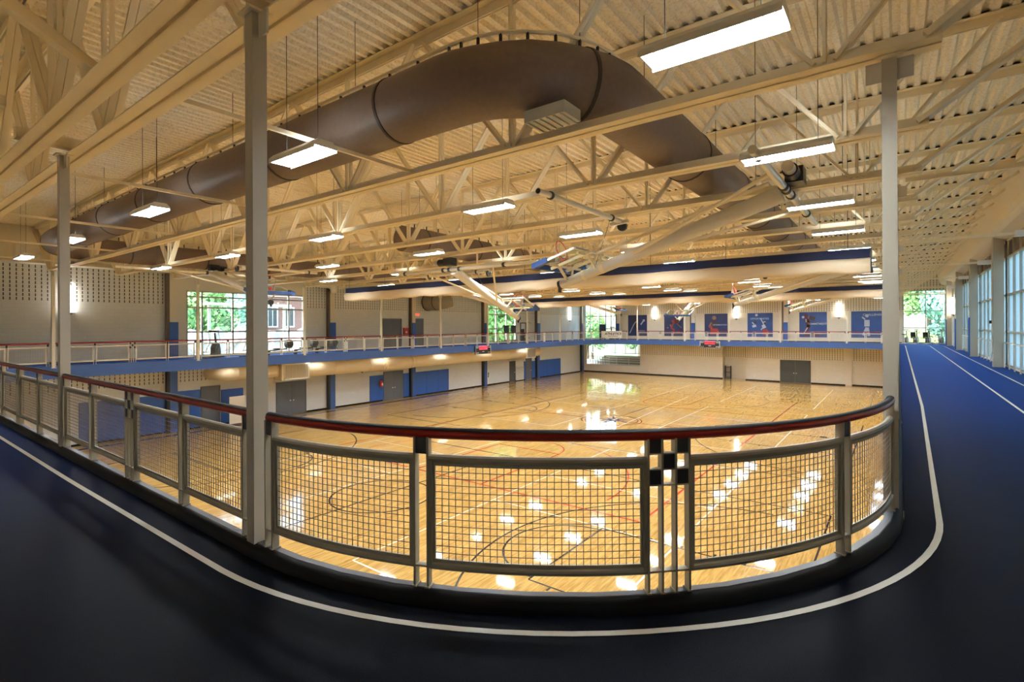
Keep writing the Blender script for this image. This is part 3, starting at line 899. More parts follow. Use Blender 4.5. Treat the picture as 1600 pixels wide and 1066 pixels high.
for k in range(6): vb.box((-0.27+k*0.1,-0.19,-0.15), (-0.25+k*0.1,0.19,-0.13))
df = obj('diffuser', vb, M['louver'], bd); df.location = (-3.55, 5.60, DZ-DR-0.02)
brown_duct([(-14.6,12.7,DZ), (-14.6,57,DZ)], 'shorter brown fabric air duct over the middle of the courts')
# grey-brown stub duct that comes through the block wall
t = thing('wall_duct', 'fat grey-brown duct stub coming through the block wall by the exit sign', 'duct', (XW, 33.1, 4.02))
obj('duct_tube', MB().tube([(-0.1,0,0),(1.3,0,0),(1.9,0.25,0.12),(2.2,0.7,0.3)], 0.74, 24), M['vent'], t, True)
obj('seam_band', MB().tube([(1.25,0,0),(1.33,0,0)], 0.76, 24).tube([(0.02,0,0),(0.1,0,0)], 0.78, 24), M['dark'], t, True)
t = thing('silver_duct', 'crumpled silver duct elbow on top of the second padded wall column', 'duct', (XW+0.55, 22.6, 5.02))
obj('elbow', MB().tube([(0.0,-1.3,0.0),(0.05,-0.7,-0.06),(0.1,-0.1,-0.10),(0.1,0.2,-0.25),(0.08,0.28,-0.62)], [0.22,0.26,0.23,0.25,0.2], 16), M['chrome'], t, True)
# cream duct below the track on the door wall
t = thing('cream_duct', 'long cream round duct hung below the track on the door wall', 'duct', (-32.75, 0, -1.12))
cx = MB().tube([(-1.75,14.42,0.08),(-0.55,14.42,0.08),(-0.2,14.52,0.08),(-0.05,14.75,0.08),(0,15.1,0.08),(0,17.7,0.08)], 0.40, 24)
obj('narrow_tube', cx, M['beige'], t, True)
obj('wide_tube', MB().tube([(0,y,0) for y in (19.8,23,26,29,32,35,38,41,44,45.6)], 0.50, 26), M['beige'], t, True)
obj('end_tube', MB().tube([(0,47.2,0),(0,48.3,0),(-0.15,48.8,0),(-0.6,49.1,0),(-1.6,49.15,0)], 0.44, 22), M['beige'], t, True)
for y, r in ((15.2,0.43),(17.0,0.43),(17.65,0.47),(21.9,0.52),(25.0,0.52),(26.3,0.56),(26.5,0.56),(29.0,0.56),(29.25,0.56),(29.6,0.52),(33.0,0.52),(36.5,0.52),(39.6,0.52),(42.6,0.52),(48.2,0.46)):
    obj('joint_ring', MB().tube([(0,y-0.02,0.08 if y < 18 else 0),(0,y+0.02,0.08 if y < 18 else 0)], r, 26), M['beige'], t, True)
obj('sleeve', MB().tube([(0,26.5,0),(0,29.0,0)], 0.535, 26), M['beige'], t, True)
for y0, y1 in ((18.0, 19.75), (45.6, 47.2)):
    bx = obj('grille_box', MB().box((-0.45,y0-0.15,-0.56), (0.50,y1+0.08,0.52)), M['beige'], t)
    gb = MB()
    for k in range(22): gb.box((0.50,y0+0.06+(y1-y0-0.12)*k/21-0.012,-0.46), (0.525,y0+0.06+(y1-y0-0.12)*k/21+0.012,0.44))
    gr = obj('grille', gb, M['louver'], bx)
    fb = MB()
    for (a,b,c,d) in ((y0,y1,-0.54,-0.46),(y0,y1,0.44,0.51),(y0,y0+0.06,-0.54,0.51),(y1-0.06,y1,-0.54,0.51)): fb.box((0.50,a,c),(0.535,b,d))
    obj('grille_frame', fb, M['white'], bx)
hb = MB()
for y in (16,22,25,32,36,41): hb.box((-0.015,y-0.02,0.3),(0.015,y+0.02,0.63))
obj('hanger_strap', hb, M['beige'], t)

# ------------------------------------------------------------------ rolled-up dividing curtains
def curtain(y, x0, x1, ztop, zbot, label):
    t = thing('divider_curtain', label, 'curtain', ((x0+x1)/2, y, 0), 0, 'rolled divider curtains')
    h = (x1-x0)/2
    obj('valance', MB().box((-h,-0.05,ztop-0.30), (h,0.05,ztop)), M['navy'], t)
    # rolled vinyl: sagging folded bundle
    mb = MB(); n = 90; pr = []
    rz = (ztop-0.26-zbot)/2; zc = zbot+rz
    m = 20
    for i in range(n+1):
        x = -h+2*h*i/n
        sag = 0.05*math.sin(i*0.55)**2 + 0.03*math.sin(i*0.21)
        for k in range(m):
            a = 2*PI*k/m
            w = 0.17*(1+0.10*math.sin(3*a+i*0.5)+0.06*math.sin(i*0.9+k))
            zz = rz*(1+0.03*math.sin(2*a+i*0.3))
            mb.v.append((x, w*math.copysign(abs(math.cos(a))**0.7, math.cos(a)), zc+zz*math.copysign(abs(math.sin(a))**0.8, math.sin(a))-(sag if math.sin(a) < 0 else sag*0.3)))
    for i in range(n):
        for k in range(m):
            mb.f.append((i*m+k, i*m+(k+1)%m, (i+1)*m+(k+1)%m, (i+1)*m+k))
    mb.f.append(tuple(range(m))[::-1]); mb.f.append(tuple(n*m+k for k in range(m)))
    obj('rolled_vinyl', mb, M['curtain'], t, True)
    obj('end_bracket', MB().box((h-0.02,-0.07,zbot+0.05),(h+0.03,0.07,ztop)).box((h-0.02,-0.05,zbot-0.02),(h+0.06,0.05,zbot+0.14)), M['black2'], t)
    for x in (-25.1,-22.0,-19.0,-16.3,-12.8,-10.0,-7.2,-4.6,-1.2): obj('hanger_cable', MB().tube([(x-(x0+x1)/2,0,ztop-0.02),(x-(x0+x1)/2,0,ZC+0.02)], 0.008, 5), M['dark'], t)
    return t
curtain(17.95, -25.4, -0.65, 4.03, 3.33, 'nearer rolled cream divider curtain with navy top band')
curtain(37.2, -26.8, -0.68, 4.17, 3.43, 'farther rolled cream divider curtain with navy top band')

# ------------------------------------------------------------------ folded-up basketball backstops
def make_hoop(run, drop, label, pul=0.74, att=1.0, hang=0.12):
    """origin at the pivot, free end at local (run, 0, -drop); the board faces up and away from the mast"""
    t = thing('basketball_hoop', label, 'basketball hoop', (0,0,0), 0, 'folded ceiling basketball hoops')
    L = math.hypot(run, drop); m = Vector((run,0,-drop))/L; n = Vector((drop,0,run))/L; Y = Vector((0,1,0))
    def A(s, o, y=0): return m*s+n*o+Y*y
    obj('pivot_tube', MB().tube([(0,2.9,0),(0,-3.8,0)], 0.066, 14), M['chrome'], t, True)
    for y in (2.55, 0.45, 0.15, -0.35, -2.4): obj('pipe_clamp', MB().tube([(0,y-0.05,0),(0,y+0.05,0)], 0.085, 12), M['dark'], t, True)
    for y in (2.4, -1.2, -3.5): obj('hanger_post', MB().tube([(0,y,0),(0,y,hang)], 0.035, 8), M['steel'], t, True)
    ms = MB().tube([A(0.1,0),A(L*0.6,0),A(L,0)], [0.17,0.14,0.11], 18)
    obj('mast', ms, M['railfar'], t, True)
    obj('mast_end', MB().tube([A(L-0.02,0),A(L+0.05,0)], 0.115, 16).box(A(L+0.02,-0.05,-0.03), A(L+0.12,-0.16,0.03)), M['black2'], t, True)
    obj('side_brace', MB().tube([A(0.9,0.0,0.05),A(L*0.62,-0.02,0.0)], 0.045, 10).tube([(0,1.5,0),A(L*0.62,0,0.08)], 0.035, 10).tube([(0,-1.9,0),A(L*0.62,0,-0.08)], 0.035, 10), M['steel'], t, True)
    obj('upper_brace', MB().tube([(0.25,0.35,0.12),A(L*0.55,0.30,0.12),A(L-1.2,0.34,0.12)], 0.038, 10).tube([A(L-1.2,0.34,0.12),A(L-0.9,0.1,0.05)], 0.03, 8), M['steel'], t, True)
    wb = MB().box((-0.28,-0.2,0.12),(0.02,0.2,0.40)).tube([(-0.12,0.22,0.26),(-0.12,0.55,0.26)], 0.13, 14)
    w = obj('winch', wb, M['black2'], t, True)
    obj('motor', MB().tube([(-0.12,0.55,0.26),(-0.12,0.78,0.26)], 0.10, 14), M['chrome'], w, True)
    # strut frame that carries the board
    o = 0.42
    sb = MB()
    for s in (L-1.05, L-0.25):
        for y in (-0.35, 0.35): sb.bar(A(s,0.0,y*0.25), A(s,o-0.03,y), 0.05, 0.05)
    for y in (-0.35, 0.35): sb.bar(A(L-1.15,o-0.05,y), A(L-0.05,o-0.05,y), 0.06, 0.06)
    for s in (L-1.0, L-0.25): sb.bar(A(s,o-0.06,-0.7), A(s,o-0.06,0.7), 0.05, 0.05)
    sb.tube([A(L-0.72,0,0),A(L-0.64,0,0)], 0.13, 14).tube([A(L-1.22,0,0),A(L-1.12,0,0)], 0.13, 14)
    obj('support_frame', sb, M['steel'], t)
    s0, s1, hw = L-1.08, L+0.02, 0.915
    fb = MB()
    for y in (-hw, hw): fb.bar(A(s0,o,y), A(s1,o,y), 0.045, 0.05)
    for s in (s0, s1): fb.bar(A(s,o,-hw), A(s,o,hw), 0.045, 0.05)
    bo = obj('backboard', fb, M['white'], t)
    obj('board_glass', MB().add([A(s0,o,-hw),A(s1,o,-hw),A(s1,o,hw),A(s0,o,hw),A(s0,o+0.012,-hw),A(s1,o+0.012,-hw),A(s1,o+0.012,hw),A(s0,o+0.012,hw)],
        [(0,3,2,1),(4,5,6,7),(0,1,5,4),(1,2,6,5),(2,3,7,6),(3,0,4,7)]), M['board'], bo)
    qb = MB()
    for y in (-0.30, 0.30): qb.bar(A(L-0.65,o+0.02,y), A(L-0.2,o+0.02,y), 0.05, 0.008)
    for s in (L-0.65, L-0.2): qb.bar(A(s,o+0.02,-0.30), A(s,o+0.02,0.30), 0.05, 0.008)
    obj('target_square', qb, M['orange'], bo)
    pb = MB().bar(A(s1+0.03,o,-hw-0.03), A(s1+0.03,o,hw+0.03), 0.12, 0.12)
    for y in (-hw, hw): pb.bar(A(s1-0.36,o,y), A(s1+0.02,o,y), 0.12, 0.12)
    obj('edge_padding', pb, M['padnavy'], t)
    c = A(L-0.26, o+0.15+0.24)
    ring = [c+n*0.23*math.cos(2*PI*k/28)+Y*0.23*math.sin(2*PI*k/28) for k in range(28)]
    rb = MB().tube(ring, 0.012, 8, True)
    rb.bar(A(L-0.22,o+0.02,0), A(L-0.25,o+0.16,0), 0.16, 0.10)
    for y in (-0.1, 0.1): rb.bar(A(L-0.18,o+0.03,y), A(L-0.25,o+0.24,y*1.6), 0.02, 0.03)
    r_ = obj('rim', rb, M['orange'], t, True)
    nb = MB()
    for k in range(12):
        a = ring[(k*28)//12]; b = c+m*0.10+Vector((0,0,-0.34))+(a-c)*0.55
        b2 = c+m*0.10+Vector((0,0,-0.34))+(ring[((k+1)*28)//12 % 28]-c)*0.55
        nb.tube([a, b], 0.005, 4); nb.tube([a, b2], 0.005, 4)
    obj('net', nb, M['net'], r_)
    # pulley tube that the hoist cable runs over
    xo = run*pul
    obj('pulley_tube', MB().tube([(xo,2.9,0),(xo,-0.75,0)], 0.06, 14), M['chrome'], t, True)
    obj('tube_mouth', MB().tube([(xo,2.88,0),(xo,2.91,0)], 0.05, 14), M['black2'], t, True)
    for y in (2.45, -0.15): obj('pipe_clamp', MB().tube([(xo,y,0),(xo,y+0.06,0)], 0.08, 12), M['dark'], t, True)
    pw = obj('pulley_arm', MB().tube([(xo-0.2,-0.6,-0.02),(xo+0.25,-0.6,-0.05)], 0.05, 8), M['chrome'], t, True)
    obj('pulley', MB().tube([(xo,-0.75,-0.1),(xo,-0.68,-0.1)], 0.12, 12), M['dark'], pw, True)
    obj('hoist_cable', MB().tube([(xo,-0.1,0),A(L-att,0.1,0)], 0.006, 5), M['dark'], t)
    return t
h0 = make_hoop(4.95, 1.49, 'large folded basketball hoop nearest the curved railing, under the big duct bend')
HZ, HR, HL = 4.33, -1.66, -25.3
h0.location = (HR, 10.8, HZ); h0.rotation_euler = (0,0,PI)
dup(h0, (HR, 27.3, HZ), PI, 'folded basketball hoop between the two divider curtains on the window side')
dup(h0, (HR, 43.7, HZ), PI, 'folded basketball hoop in front of the fifth poster, beyond both curtains')
dup(h0, (HL, 10.8, HZ), 0, 'folded basketball hoop in front of the big window in the block wall')
dup(h0, (HL, 27.3, HZ), 0, 'folded basketball hoop near the exit sign on the block wall side')
dup(h0, (HL, 43.7, HZ), 0, 'small folded basketball hoop in front of the corner window')
h1 = make_hoop(4.05, 1.75, 'steep folded basketball hoop hanging in mid hall before the nearer divider curtain', 0.3, 2.4, 0.56)
h1.location = (-13.1, 13.8, 3.92); h1.rotation_euler = (0,0,PI/2)
dup(h1, (-13.1, 41.85, 3.92), -PI/2, 'folded basketball hoop with its board to the near railing, before the second poster')

# ------------------------------------------------------------------ scoreboards
SEG = {'0':'abcdef','1':'bc','2':'abged','8':'abcdefg'}
def scoreboard(loc, rz, label, digits):
    t = thing('scoreboard', label, 'scoreboard', loc, rz, 'red digit scoreboards')
    w, h = 1.08, 0.39
    obj('case', MB().box((-w,-0.10,-h), (w,0,h)), M['black2'], t)
    fb = MB()
    for (a,b,c,d) in ((-w,w,-h,-h+0.04),(-w,w,h-0.04,h),(-w,-w+0.05,-h,h),(w-0.05,w,-h,h)): fb.box((a,-0.115,c),(b,-0.10,d))
    obj('case_frame', fb, M['white'], t)
    db = MB()
    for (a,b,c,d) in ((-0.52,0.55,0.05,0.08),(-0.52,0.55,0.36,0.38),(-0.55,-0.52,0.05,0.38),(0.52,0.55,0.05,0.38)): db.box((a,-0.118,c),(b,-0.10,d))
    obj('clock_border', db, M['led'], t)
    sg = MB()
    for k, ch in enumerate(digits):
        x = -0.42+k*0.29; hw, hh = 0.085, 0.10; zc = 0.215
        L = {'a':(x-hw,x+hw,zc+hh-0.015,zc+hh+0.015),'g':(x-hw,x+hw,zc-0.015,zc+0.015),'d':(x-hw,x+hw,zc-hh-0.015,zc-hh+0.015),
             'f':(x-hw-0.015,x-hw+0.015,zc,zc+hh),'b':(x+hw-0.015,x+hw+0.015,zc,zc+hh),'e':(x-hw-0.015,x-hw+0.015,zc-hh,zc),'c':(x+hw-0.015,x+hw+0.015,zc-hh,zc)}
        for s in SEG[ch]: a,b,c,d = L[s]; sg.box((a,-0.118,c),(b,-0.10,d))
    obj('clock_digit', sg, M['led'], t)
    lb = MB().box((-1.0,-0.112,0.20),(-0.66,-0.10,0.27)).box((0.66,-0.112,0.20),(1.0,-0.10,0.27)).box((-0.14,-0.112,-0.16),(0.14,-0.10,-0.10))
    for x in (-0.9,-0.72,0.72,0.9): lb.box((x-0.05,-0.112,-0.26),(x+0.05,-0.10,-0.19))
    obj('white_marking', lb, M['white'], t)
    return t
scoreboard((XL+0.12, 36.28, -0.37), PI/2, 'black scoreboard with red clock on the block wall side track edge', '0200')
scoreboard((-16.97, YF-0.01, -0.36), 0, 'black scoreboard with red clock on the track edge below the third poster', '0200')

# ------------------------------------------------------------------ posters, banner, signs
M['posterA'] = mat('dark_blue_print', (0.018,0.032,0.13), 0.5, noise=0.5, nscale=1.4)
M['posterB'] = mat('lit_blue_print', (0.025,0.075,0.28), 0.5, noise=0.45, nscale=1.4)  # poster blue made brighter, reflected light put into the colour
M['pWhite'] = mat('print_pale', (0.48,0.52,0.62), 0.5, noise=0.1); M['pRed'] = mat('print_red', (0.42,0.045,0.04), 0.5, noise=0.15)
M['pDark'] = mat('print_dark', (0.045,0.03,0.035), 0.5, noise=0.2); M['pSkin'] = mat('print_tan', (0.30,0.16,0.11), 0.5, noise=0.1)
M['pMaroon'] = mat('print_maroon', (0.13,0.03,0.05), 0.5, noise=0.2); M['pText'] = mat('print_lettering', (0.30,0.42,0.62), 0.5)
M['bText'] = mat('banner_lettering', (0.02,0.02,0.025), 0.5)
def text(s, size, m, parent, loc, rot, shear=0.0, bold=0.0):
    cu = bpy.data.curves.new('lettering', 'FONT'); cu.body = s; cu.size = size; cu.align_x = 'CENTER'; cu.align_y = 'CENTER'; cu.shear = shear; cu.offset = bold+0.006; cu.extrude = 0.001
    tmp = bpy.data.objects.new('lettering', cu)
    me = bpy.data.meshes.new_from_object(tmp); bpy.data.objects.remove(tmp); bpy.data.curves.remove(cu)
    me.materials.clear(); me.materials.append(m)
    o = bpy.data.objects.new('lettering', me); COL.objects.link(o); o.parent = parent; o.location = loc; o.rotation_euler = rot
    return o
def shape(parent, name, m, strokes=(), discs=(), polys=(), y=-0.026):
    mb = MB()
    for pts, w in strokes:
        for (a, b) in zip(pts, pts[1:]): mb.bar((a[0], y, a[1]), (b[0], y, b[1]), 0.004, w, (0,1,0)) if False else mb.add(
            (lambda A, B, nn: [A+nn, A-nn, B-nn, B+nn])(Vector((a[0],y,a[1])), Vector((b[0],y,b[1])), Vector((-(b[1]-a[1]),0,b[0]-a[0])).normalized()*w/2), [(0,1,2,3)])
        for p in pts[1:-1]: mb.add([(p[0]+w/2*math.cos(2*PI*k/10), y, p[1]+w/2*math.sin(2*PI*k/10)) for k in range(10)], [tuple(range(10))])
    for (x, z, r) in discs: mb.add([(x+r*math.cos(2*PI*k/14), y-0.001, z+r*math.sin(2*PI*k/14)) for k in range(14)], [tuple(range(14))])
    for pl in polys: mb.add([(p[0], y, p[1]) for p in pl], [tuple(range(len(pl)))])
    return obj(name, mb, m, parent)
def poster(x0, x1, m, label):
    t = thing('poster', label, 'poster', ((x0+x1)/2, YW-0.005, 1.83), 0, None)
    w = (x1-x0)/2
    obj('printed_panel', MB().box((-w,-0.02,-1.33),(w,0,1.33)), m, t)
    return t
R90 = (PI/2, 0, 0)
p = poster(-28.07,-25.52, M['posterA'], 'dark blue poster with a long pale diagonal stick, beside the corner window')
shape(p,'printed_figure',M['pWhite'],[([(-1.05,-1.0),(-0.5,0.1),(-0.15,0.55)],0.10),([(0.45,0.1),(0.75,0.5),(0.95,0.75)],0.16)],[(0.85,0.62,0.16)])
shape(p,'printed_player',M['pDark'],[([(-0.45,0.55),(-0.2,0.0),(0.05,-0.9)],0.42)],[(-0.4,0.85,0.2)],y=-0.023)
text('DESIRE',0.30,M['pText'],p,(0.55,-0.03,-0.72),R90)
p = poster(-23.28,-20.9, M['posterA'], 'dark blue poster with a red crouching player, behind a folded hoop in mid hall')
shape(p,'printed_player',M['pRed'],[([(-0.15,0.35),(0.25,0.60),(0.55,0.25)],0.42),([(-0.1,0.2),(-0.3,-0.35),(0.1,-0.6)],0.2),([(0.1,-0.75),(-0.1,-1.1)],0.24),([(0.3,-0.8),(0.8,-0.85)],0.12)])
shape(p,'printed_limb',M['pSkin'],[([(0.4,0.2),(0.7,-0.1),(0.95,-0.3)],0.13),([(-0.45,0.1),(-0.3,-0.2)],0.16)],[(-0.75,-0.3,0.09)],y=-0.028)
p = poster(-18.4,-15.81, M['posterA'], 'dark blue poster with a red-shorted player holding a ball, above the far scoreboard')
shape(p,'printed_player',M['pDark'],[([(-0.2,0.55),(-0.25,-0.35)],0.62)],y=-0.023)
shape(p,'printed_skin',M['pSkin'],[([(-0.5,0.3),(-0.75,-0.15),(-0.45,-0.4)],0.16)],[(-0.2,0.85,0.24)])
shape(p,'printed_shorts',M['pRed'],polys=[[(-0.6,-0.4),(0.2,-0.4),(0.45,-1.1),(-0.65,-1.1)]],discs=[(-0.6,-0.2,0.18)])
text('DETERMINATION',0.20,M['pText'],p,(0.42,-0.03,0.02),R90)
p = poster(-13.68,-11.1, M['posterB'], 'blue poster with two white-topped volleyball players, fourth from the corner window')
shape(p,'printed_player',M['pWhite'],[([(0.05,0.75),(0.30,0.25),(0.42,-0.05)],0.10),([(0.30,0.0),(0.5,-0.35)],0.34),([(-0.8,0.3),(-0.6,0.05)],0.12),([(-0.62,0.0),(-0.55,-0.25)],0.40),([(0.35,-0.25),(0.1,-0.55)],0.10)],[(0.47,0.28,0.12),(-0.35,1.10,0.14)])
shape(p,'printed_shorts',M['pRed'],polys=[[(0.3,-0.5),(0.75,-0.45),(0.95,-1.1),(0.25,-1.1)]])
shape(p,'printed_hair',M['pDark'],discs=[(0.5,0.18,0.12),(-0.5,0.3,0.14)],y=-0.029)
text('OPPORTUNITIES',0.26,M['pText'],p,(-0.05,-0.03,0.68),R90)
p = poster(-8.53,-6.01, M['posterB'], 'blue poster lettered COMMITMENT with a dark tennis player')
shape(p,'printed_player',M['pMaroon'],[([(-0.75,0.75),(-0.45,0.4),(-0.4,-0.1),(-0.65,-0.8)],0.34),([(-0.3,-1.0),(0.6,-1.05)],0.34),([(-0.8,-1.0),(-0.4,-1.1)],0.3)],[(-0.6,0.95,0.2)])
shape(p,'printed_racket',M['pDark'],[([(-0.35,0.75),(0.2,0.6)],0.42)],y=-0.027)
shape(p,'printed_limb',M['pWhite'],[([(-0.65,0.6),(-0.6,0.25)],0.13),([(-0.5,-0.3),(-0.8,-0.85)],0.10)],[(-0.9,0.8,0.13)],y=-0.029)
text('COMMITMENT',0.27,M['pWhite'],p,(0.38,-0.035,0.08),R90)
p = poster(-3.9,-1.37, M['posterB'], 'blue poster lettered CHALLENGE with a white-clad player reaching up')
shape(p,'printed_player',M['pWhite'],[([(0.05,0.45),(0.05,-0.2)],0.44),([(-0.1,0.5),(-0.35,0.75)],0.13),([(0.05,-0.3),(-0.25,-1.1)],0.24),([(0.1,-0.3),(0.2,-1.15)],0.22)],[(0.05,0.85,0.15)])
text('CHALLENGE',0.29,M['pWhite'],p,(0.52,-0.03,0.96),R90)

a, b = Vector((-29.72,58.05,0.735)), Vector((-27.50,59.22,0.735)); d = b-a
t = thing('banner', 'white banner with slanted black lettering hung on the curved railing below the corner window', 'banner', tuple((a+b)/2), math.atan2(d.y, d.x))
w = d.length/2
obj('cloth', MB().box((-w,-0.008,-0.42),(w,0.008,0.42)), M['white'], t)
text('ATHLETICS', 0.40, M['bText'], t, (0.15,-0.012,0.06), R90, 0.3, 0.006)
obj('small_lettering', MB().box((-0.45,-0.012,-0.24),(0.0,-0.008,-0.19)).box((0.08,-0.012,-0.24),(0.75,-0.008,-0.19)), M['dark'], t)

t = thing('exit_sign', 'white exit sign with red letters over the grey door on the block wall', 'sign', (XW+0.002, 31.83, 2.88), PI/2)
obj('sign_box', MB().box((-0.42,-0.07,-0.15),(0.42,0,0.15)), M['white'], t)
text('EXIT', 0.27, M['exit'], t, (-0.08,-0.075,0), R90, 0, 0.008)
t = thing('fire_alarm_box', 'red fire alarm box beside the upper double door', 'alarm box', (XW, 30.42, 1.41), PI/2)
obj('case', MB().box((-0.26,-0.16,-0.30),(0.26,0,0.30)), M['redbox'], t); obj('face', MB().box((-0.10,-0.17,-0.15),(0.10,-0.16,0.0)), M['white'], t)
t = thing('fire_extinguisher', 'red fire extinguisher on blue wall padding beside the grey double doors', 'fire extinguisher', (XW+0.20, 27.62, -3.15))
obj('cylinder', MB().tube([(0,0,-0.02),(0,0,0.02),(0,0,0.40),(0,0,0.47),(0,0,0.52)], [0.13,0.15,0.15,0.10,0.04], 16), M['redbox'], t, True)
obj('valve', MB().box((-0.03,-0.02,0.5),(0.03,0.02,0.60)).bar((0,0,0.60),(0.0,0.20,0.64),0.03,0.02), M['black2'], t)
obj('label_plate', MB().box((0.10,-0.07,0.12),(0.155,0.07,0.30)), M['white'], t)
obj('hose', MB().tube([(0,0.03,0.58),(0.02,0.18,0.5),(0.02,0.19,0.2)], 0.018, 8), M['black2'], t, True)
t = thing('wall_sign', 'tall white wall sign with dark emblem beside a blue wall column', 'sign', (XW, 41.75, -3.30), PI/2)
obj('plate', MB().box((-0.22,-0.02,-0.42),(0.22,0,0.42)), M['white'], t)
obj('emblem', MB().box((-0.08,-0.025,-0.25),(0.08,-0.02,-0.05)).box((-0.05,-0.025,-0.02),(0.10,-0.02,0.26)), M['dark'], t)
t = thing('return_grille', 'pale square return grille low on the door wall by the charcoal door', 'vent', (XW, 47.4, -3.5), PI/2)
gb = MB().box((-0.72,-0.06,-0.80),(0.72,0,0.75)); obj('frame', gb, M['white'], t)
gb = MB()
for k in range(16): gb.box((-0.62,-0.075,-0.72+k*0.09),(0.62,-0.06,-0.68+k*0.09))
obj('louvre', gb, M['louver'], t)
t = thing('security_camera', 'small black camera under the cream duct', 'camera', (XW+0.9, 25.2, -1.70))
obj('dome', MB().sphere((0,0,0), 0.09, 12, 8), M['black2'], t, True); obj('stalk', MB().tube([(0,0,0),(-0.9,0,0.02)], 0.02, 6), M['black2'], t)
WO = [('x',7.45,0.62,'white wall outlet low on the block wall under the first wall light'),('x',22.3,1.40,'white thermostat plate on the grey wall beside the big window'),
      ('x',34.2,0.70,'small white outlet on the block wall past the exit door'),('y',-22.4,0.7,'small white outlet on the poster wall between first and second posters'),
      ('y',-4.9,0.7,'small white outlet on the poster wall below the last wall light'),('y',-25.2,-3.85,'white outlet low on the gym wall under the lobby opening'),
      ('y',-13.0,-3.9,'white outlet low on the gym wall beside the niche'),('y',-6.9,-3.95,'white outlet low on the gym wall beside the charcoal doors')]
for ax, u, z, lab in WO:
    o = obj('wall_outlet', MB().box((-0.06,-0.015,-0.09),(0.06,0,0.09)), M['white'])
    o.location = (XW, u, z) if ax == 'x' else (u, YW, z); o.rotation_euler = (0,0,PI/2 if ax == 'x' else 0)
    tag(o, lab, 'outlet')

# wall lights
def sconce(loc, rz, label, h=1.35):
    t = thing('wall_light', label, 'wall light', loc, rz, 'tall glowing wall lights')
    n = 10; pts = [(0.20*math.cos(PI+PI*k/n), 0.20*math.sin(PI+PI*k/n)) for k in range(n+1)]
    obj('glass_shade', MB().prism(pts, lambda u, v, s: (u, v, (-h/2, h/2)[s])), M['sconce'], t)
    k2 = MB(); c = [(0.22*math.cos(PI+PI*k/n), 0.22*math.sin(PI+PI*k/n)) for k in range(n+1)]
    k2.add([(x,y,-h/2) for x,y in c]+[(0,-0.01,-h/2-0.28)], [tuple(range(n+1))]+[(i,i+1,n+1) for i in range(n)])
    obj('bottom_cone', k2, M['vent'], t)
    return t
sconce((XW, 7.56, 3.32), PI/2, 'glowing wall light on the block wall behind the near columns')
sconce((XW, 58.5, 3.40), PI/2, 'glowing wall light on the block wall beside the corner window', 1.6)
for x, lab in ((-24.51,'between the first and second posters'),(-14.87,'between the third and fourth posters'),(-4.95,'between the fifth and sixth posters')):
    sconce((x, YW, 3.30), 0, 'glowing wall light on the poster wall ' + lab)
sconce((XE, 56.2, 3.35), -PI/2, 'glowing wall light between the side windows at the far end of the track')

# blue wall mats of the gym floor
def wall_mat(y0, y1, ztop, label):
    t = thing('wall_mat', label, 'wall mat', (XW, y0, ZF), 0, 'blue wall mats of the gym')
    k = max(1, round((y1-y0)/1.6)); w = (y1-y0)/k
    for i in range(k):
        obj('mat_panel', MB().box((0.003, i*w+0.008, 0.10), (0.075, (i+1)*w-0.008, ztop-ZF)), M['pad'], t)
for y0, y1, z, lab in ((7.95,11.95,-2.12,'wide blue wall mat at the near end of the door wall, behind railing mesh'),(12.56,13.85,-2.0,'blue wall mat between the first wall column and the single grey door'),
    (15.06,16.45,-2.15,'blue wall mat just past the single grey door, behind the rolling partition'),(26.59,27.96,-2.21,'narrow blue wall mat with the fire extinguisher on it'),
    (30.14,30.8,-2.26,'narrow blue wall mat right after the grey double doors'),(31.4,35.76,-2.25,'wide blue wall mat in the middle of the door wall'),
    (48.16,48.53,-2.26,'sliver of blue wall mat beside the pale return grille'),(49.73,50.43,-2.3,'narrow blue wall mat between grey door and fifth wall column'),(51.3,56.14,-2.3,'wide blue wall mat nearest the far corner')):
    wall_mat(y0, y1, z, lab)
t = thing('rolling_partition', 'beige rolling partition standing before the blue wall mat', 'partition', (-33.3, 15.5, ZF))
obj('panel', MB().box((-0.03,-0.48,0.18),(0.03,0.48,1.88)), M['pinkwhite'], t)
obj('foot', MB().box((-0.3,-0.46,0.06),(0.3,-0.40,0.18)).box((-0.3,0.40,0.06),(0.3,0.46,0.18)), M['vent'], t)
wb = MB()
for x in (-0.26,0.26):
    for y in (-0.43,0.43): wb.tube([(x-0.015,y,0.035),(x+0.015,y,0.035)], 0.035, 10)
obj('caster', wb, M['black2'], t)

# ------------------------------------------------------------------ exercise machines on the track level
def elliptical(loc, rz, label, sc=1.0):
    t = thing('elliptical_machine', label, 'exercise machine', loc, rz, 'exercise machines by the windows'); t.scale = (sc,)*3
    obj('base', MB().box((-0.85,-0.05,0.0),(0.85,0.05,0.08)).box((-0.85,-0.3,0.0),(-0.77,0.3,0.06)).box((0.77,-0.3,0.0),(0.85,0.3,0.06)), M['black2'], t)
    pr = [(-0.36,0.08),(0.36,0.08),(0.36,0.45),(0.25,0.75),(0.05,0.9),(-0.15,0.86),(-0.32,0.6)]
    obj('drum_cover', MB().prism(pr, lambda u, v, s: (u+0.35, (-0.14,0.14)[s], v)), M['dark'], t)
    obj('mast', MB().bar((0.45,0,0.7),(0.25,0,1.5),0.07,0.10), M['black2'], t)
    obj('console', MB().bar((0.10,-0.24,1.60),(0.10,0.24,1.60),0.30,0.10), M['black2'], t)
    for s in (-1, 1):
        obj('arm', MB().tube([(-0.25,s*0.30,0.35),(0.30,s*0.30,0.95),(0.05,s*0.30,1.55),(-0.10,s*0.30,1.62)], 0.022, 8), M['black2'], t, True)
        obj('pedal', MB().box((-0.55,s*0.2-0.08,0.30+0.05*s),(-0.15,s*0.2+0.08,0.34+0.05*s)), M['black2'], t)
    return t
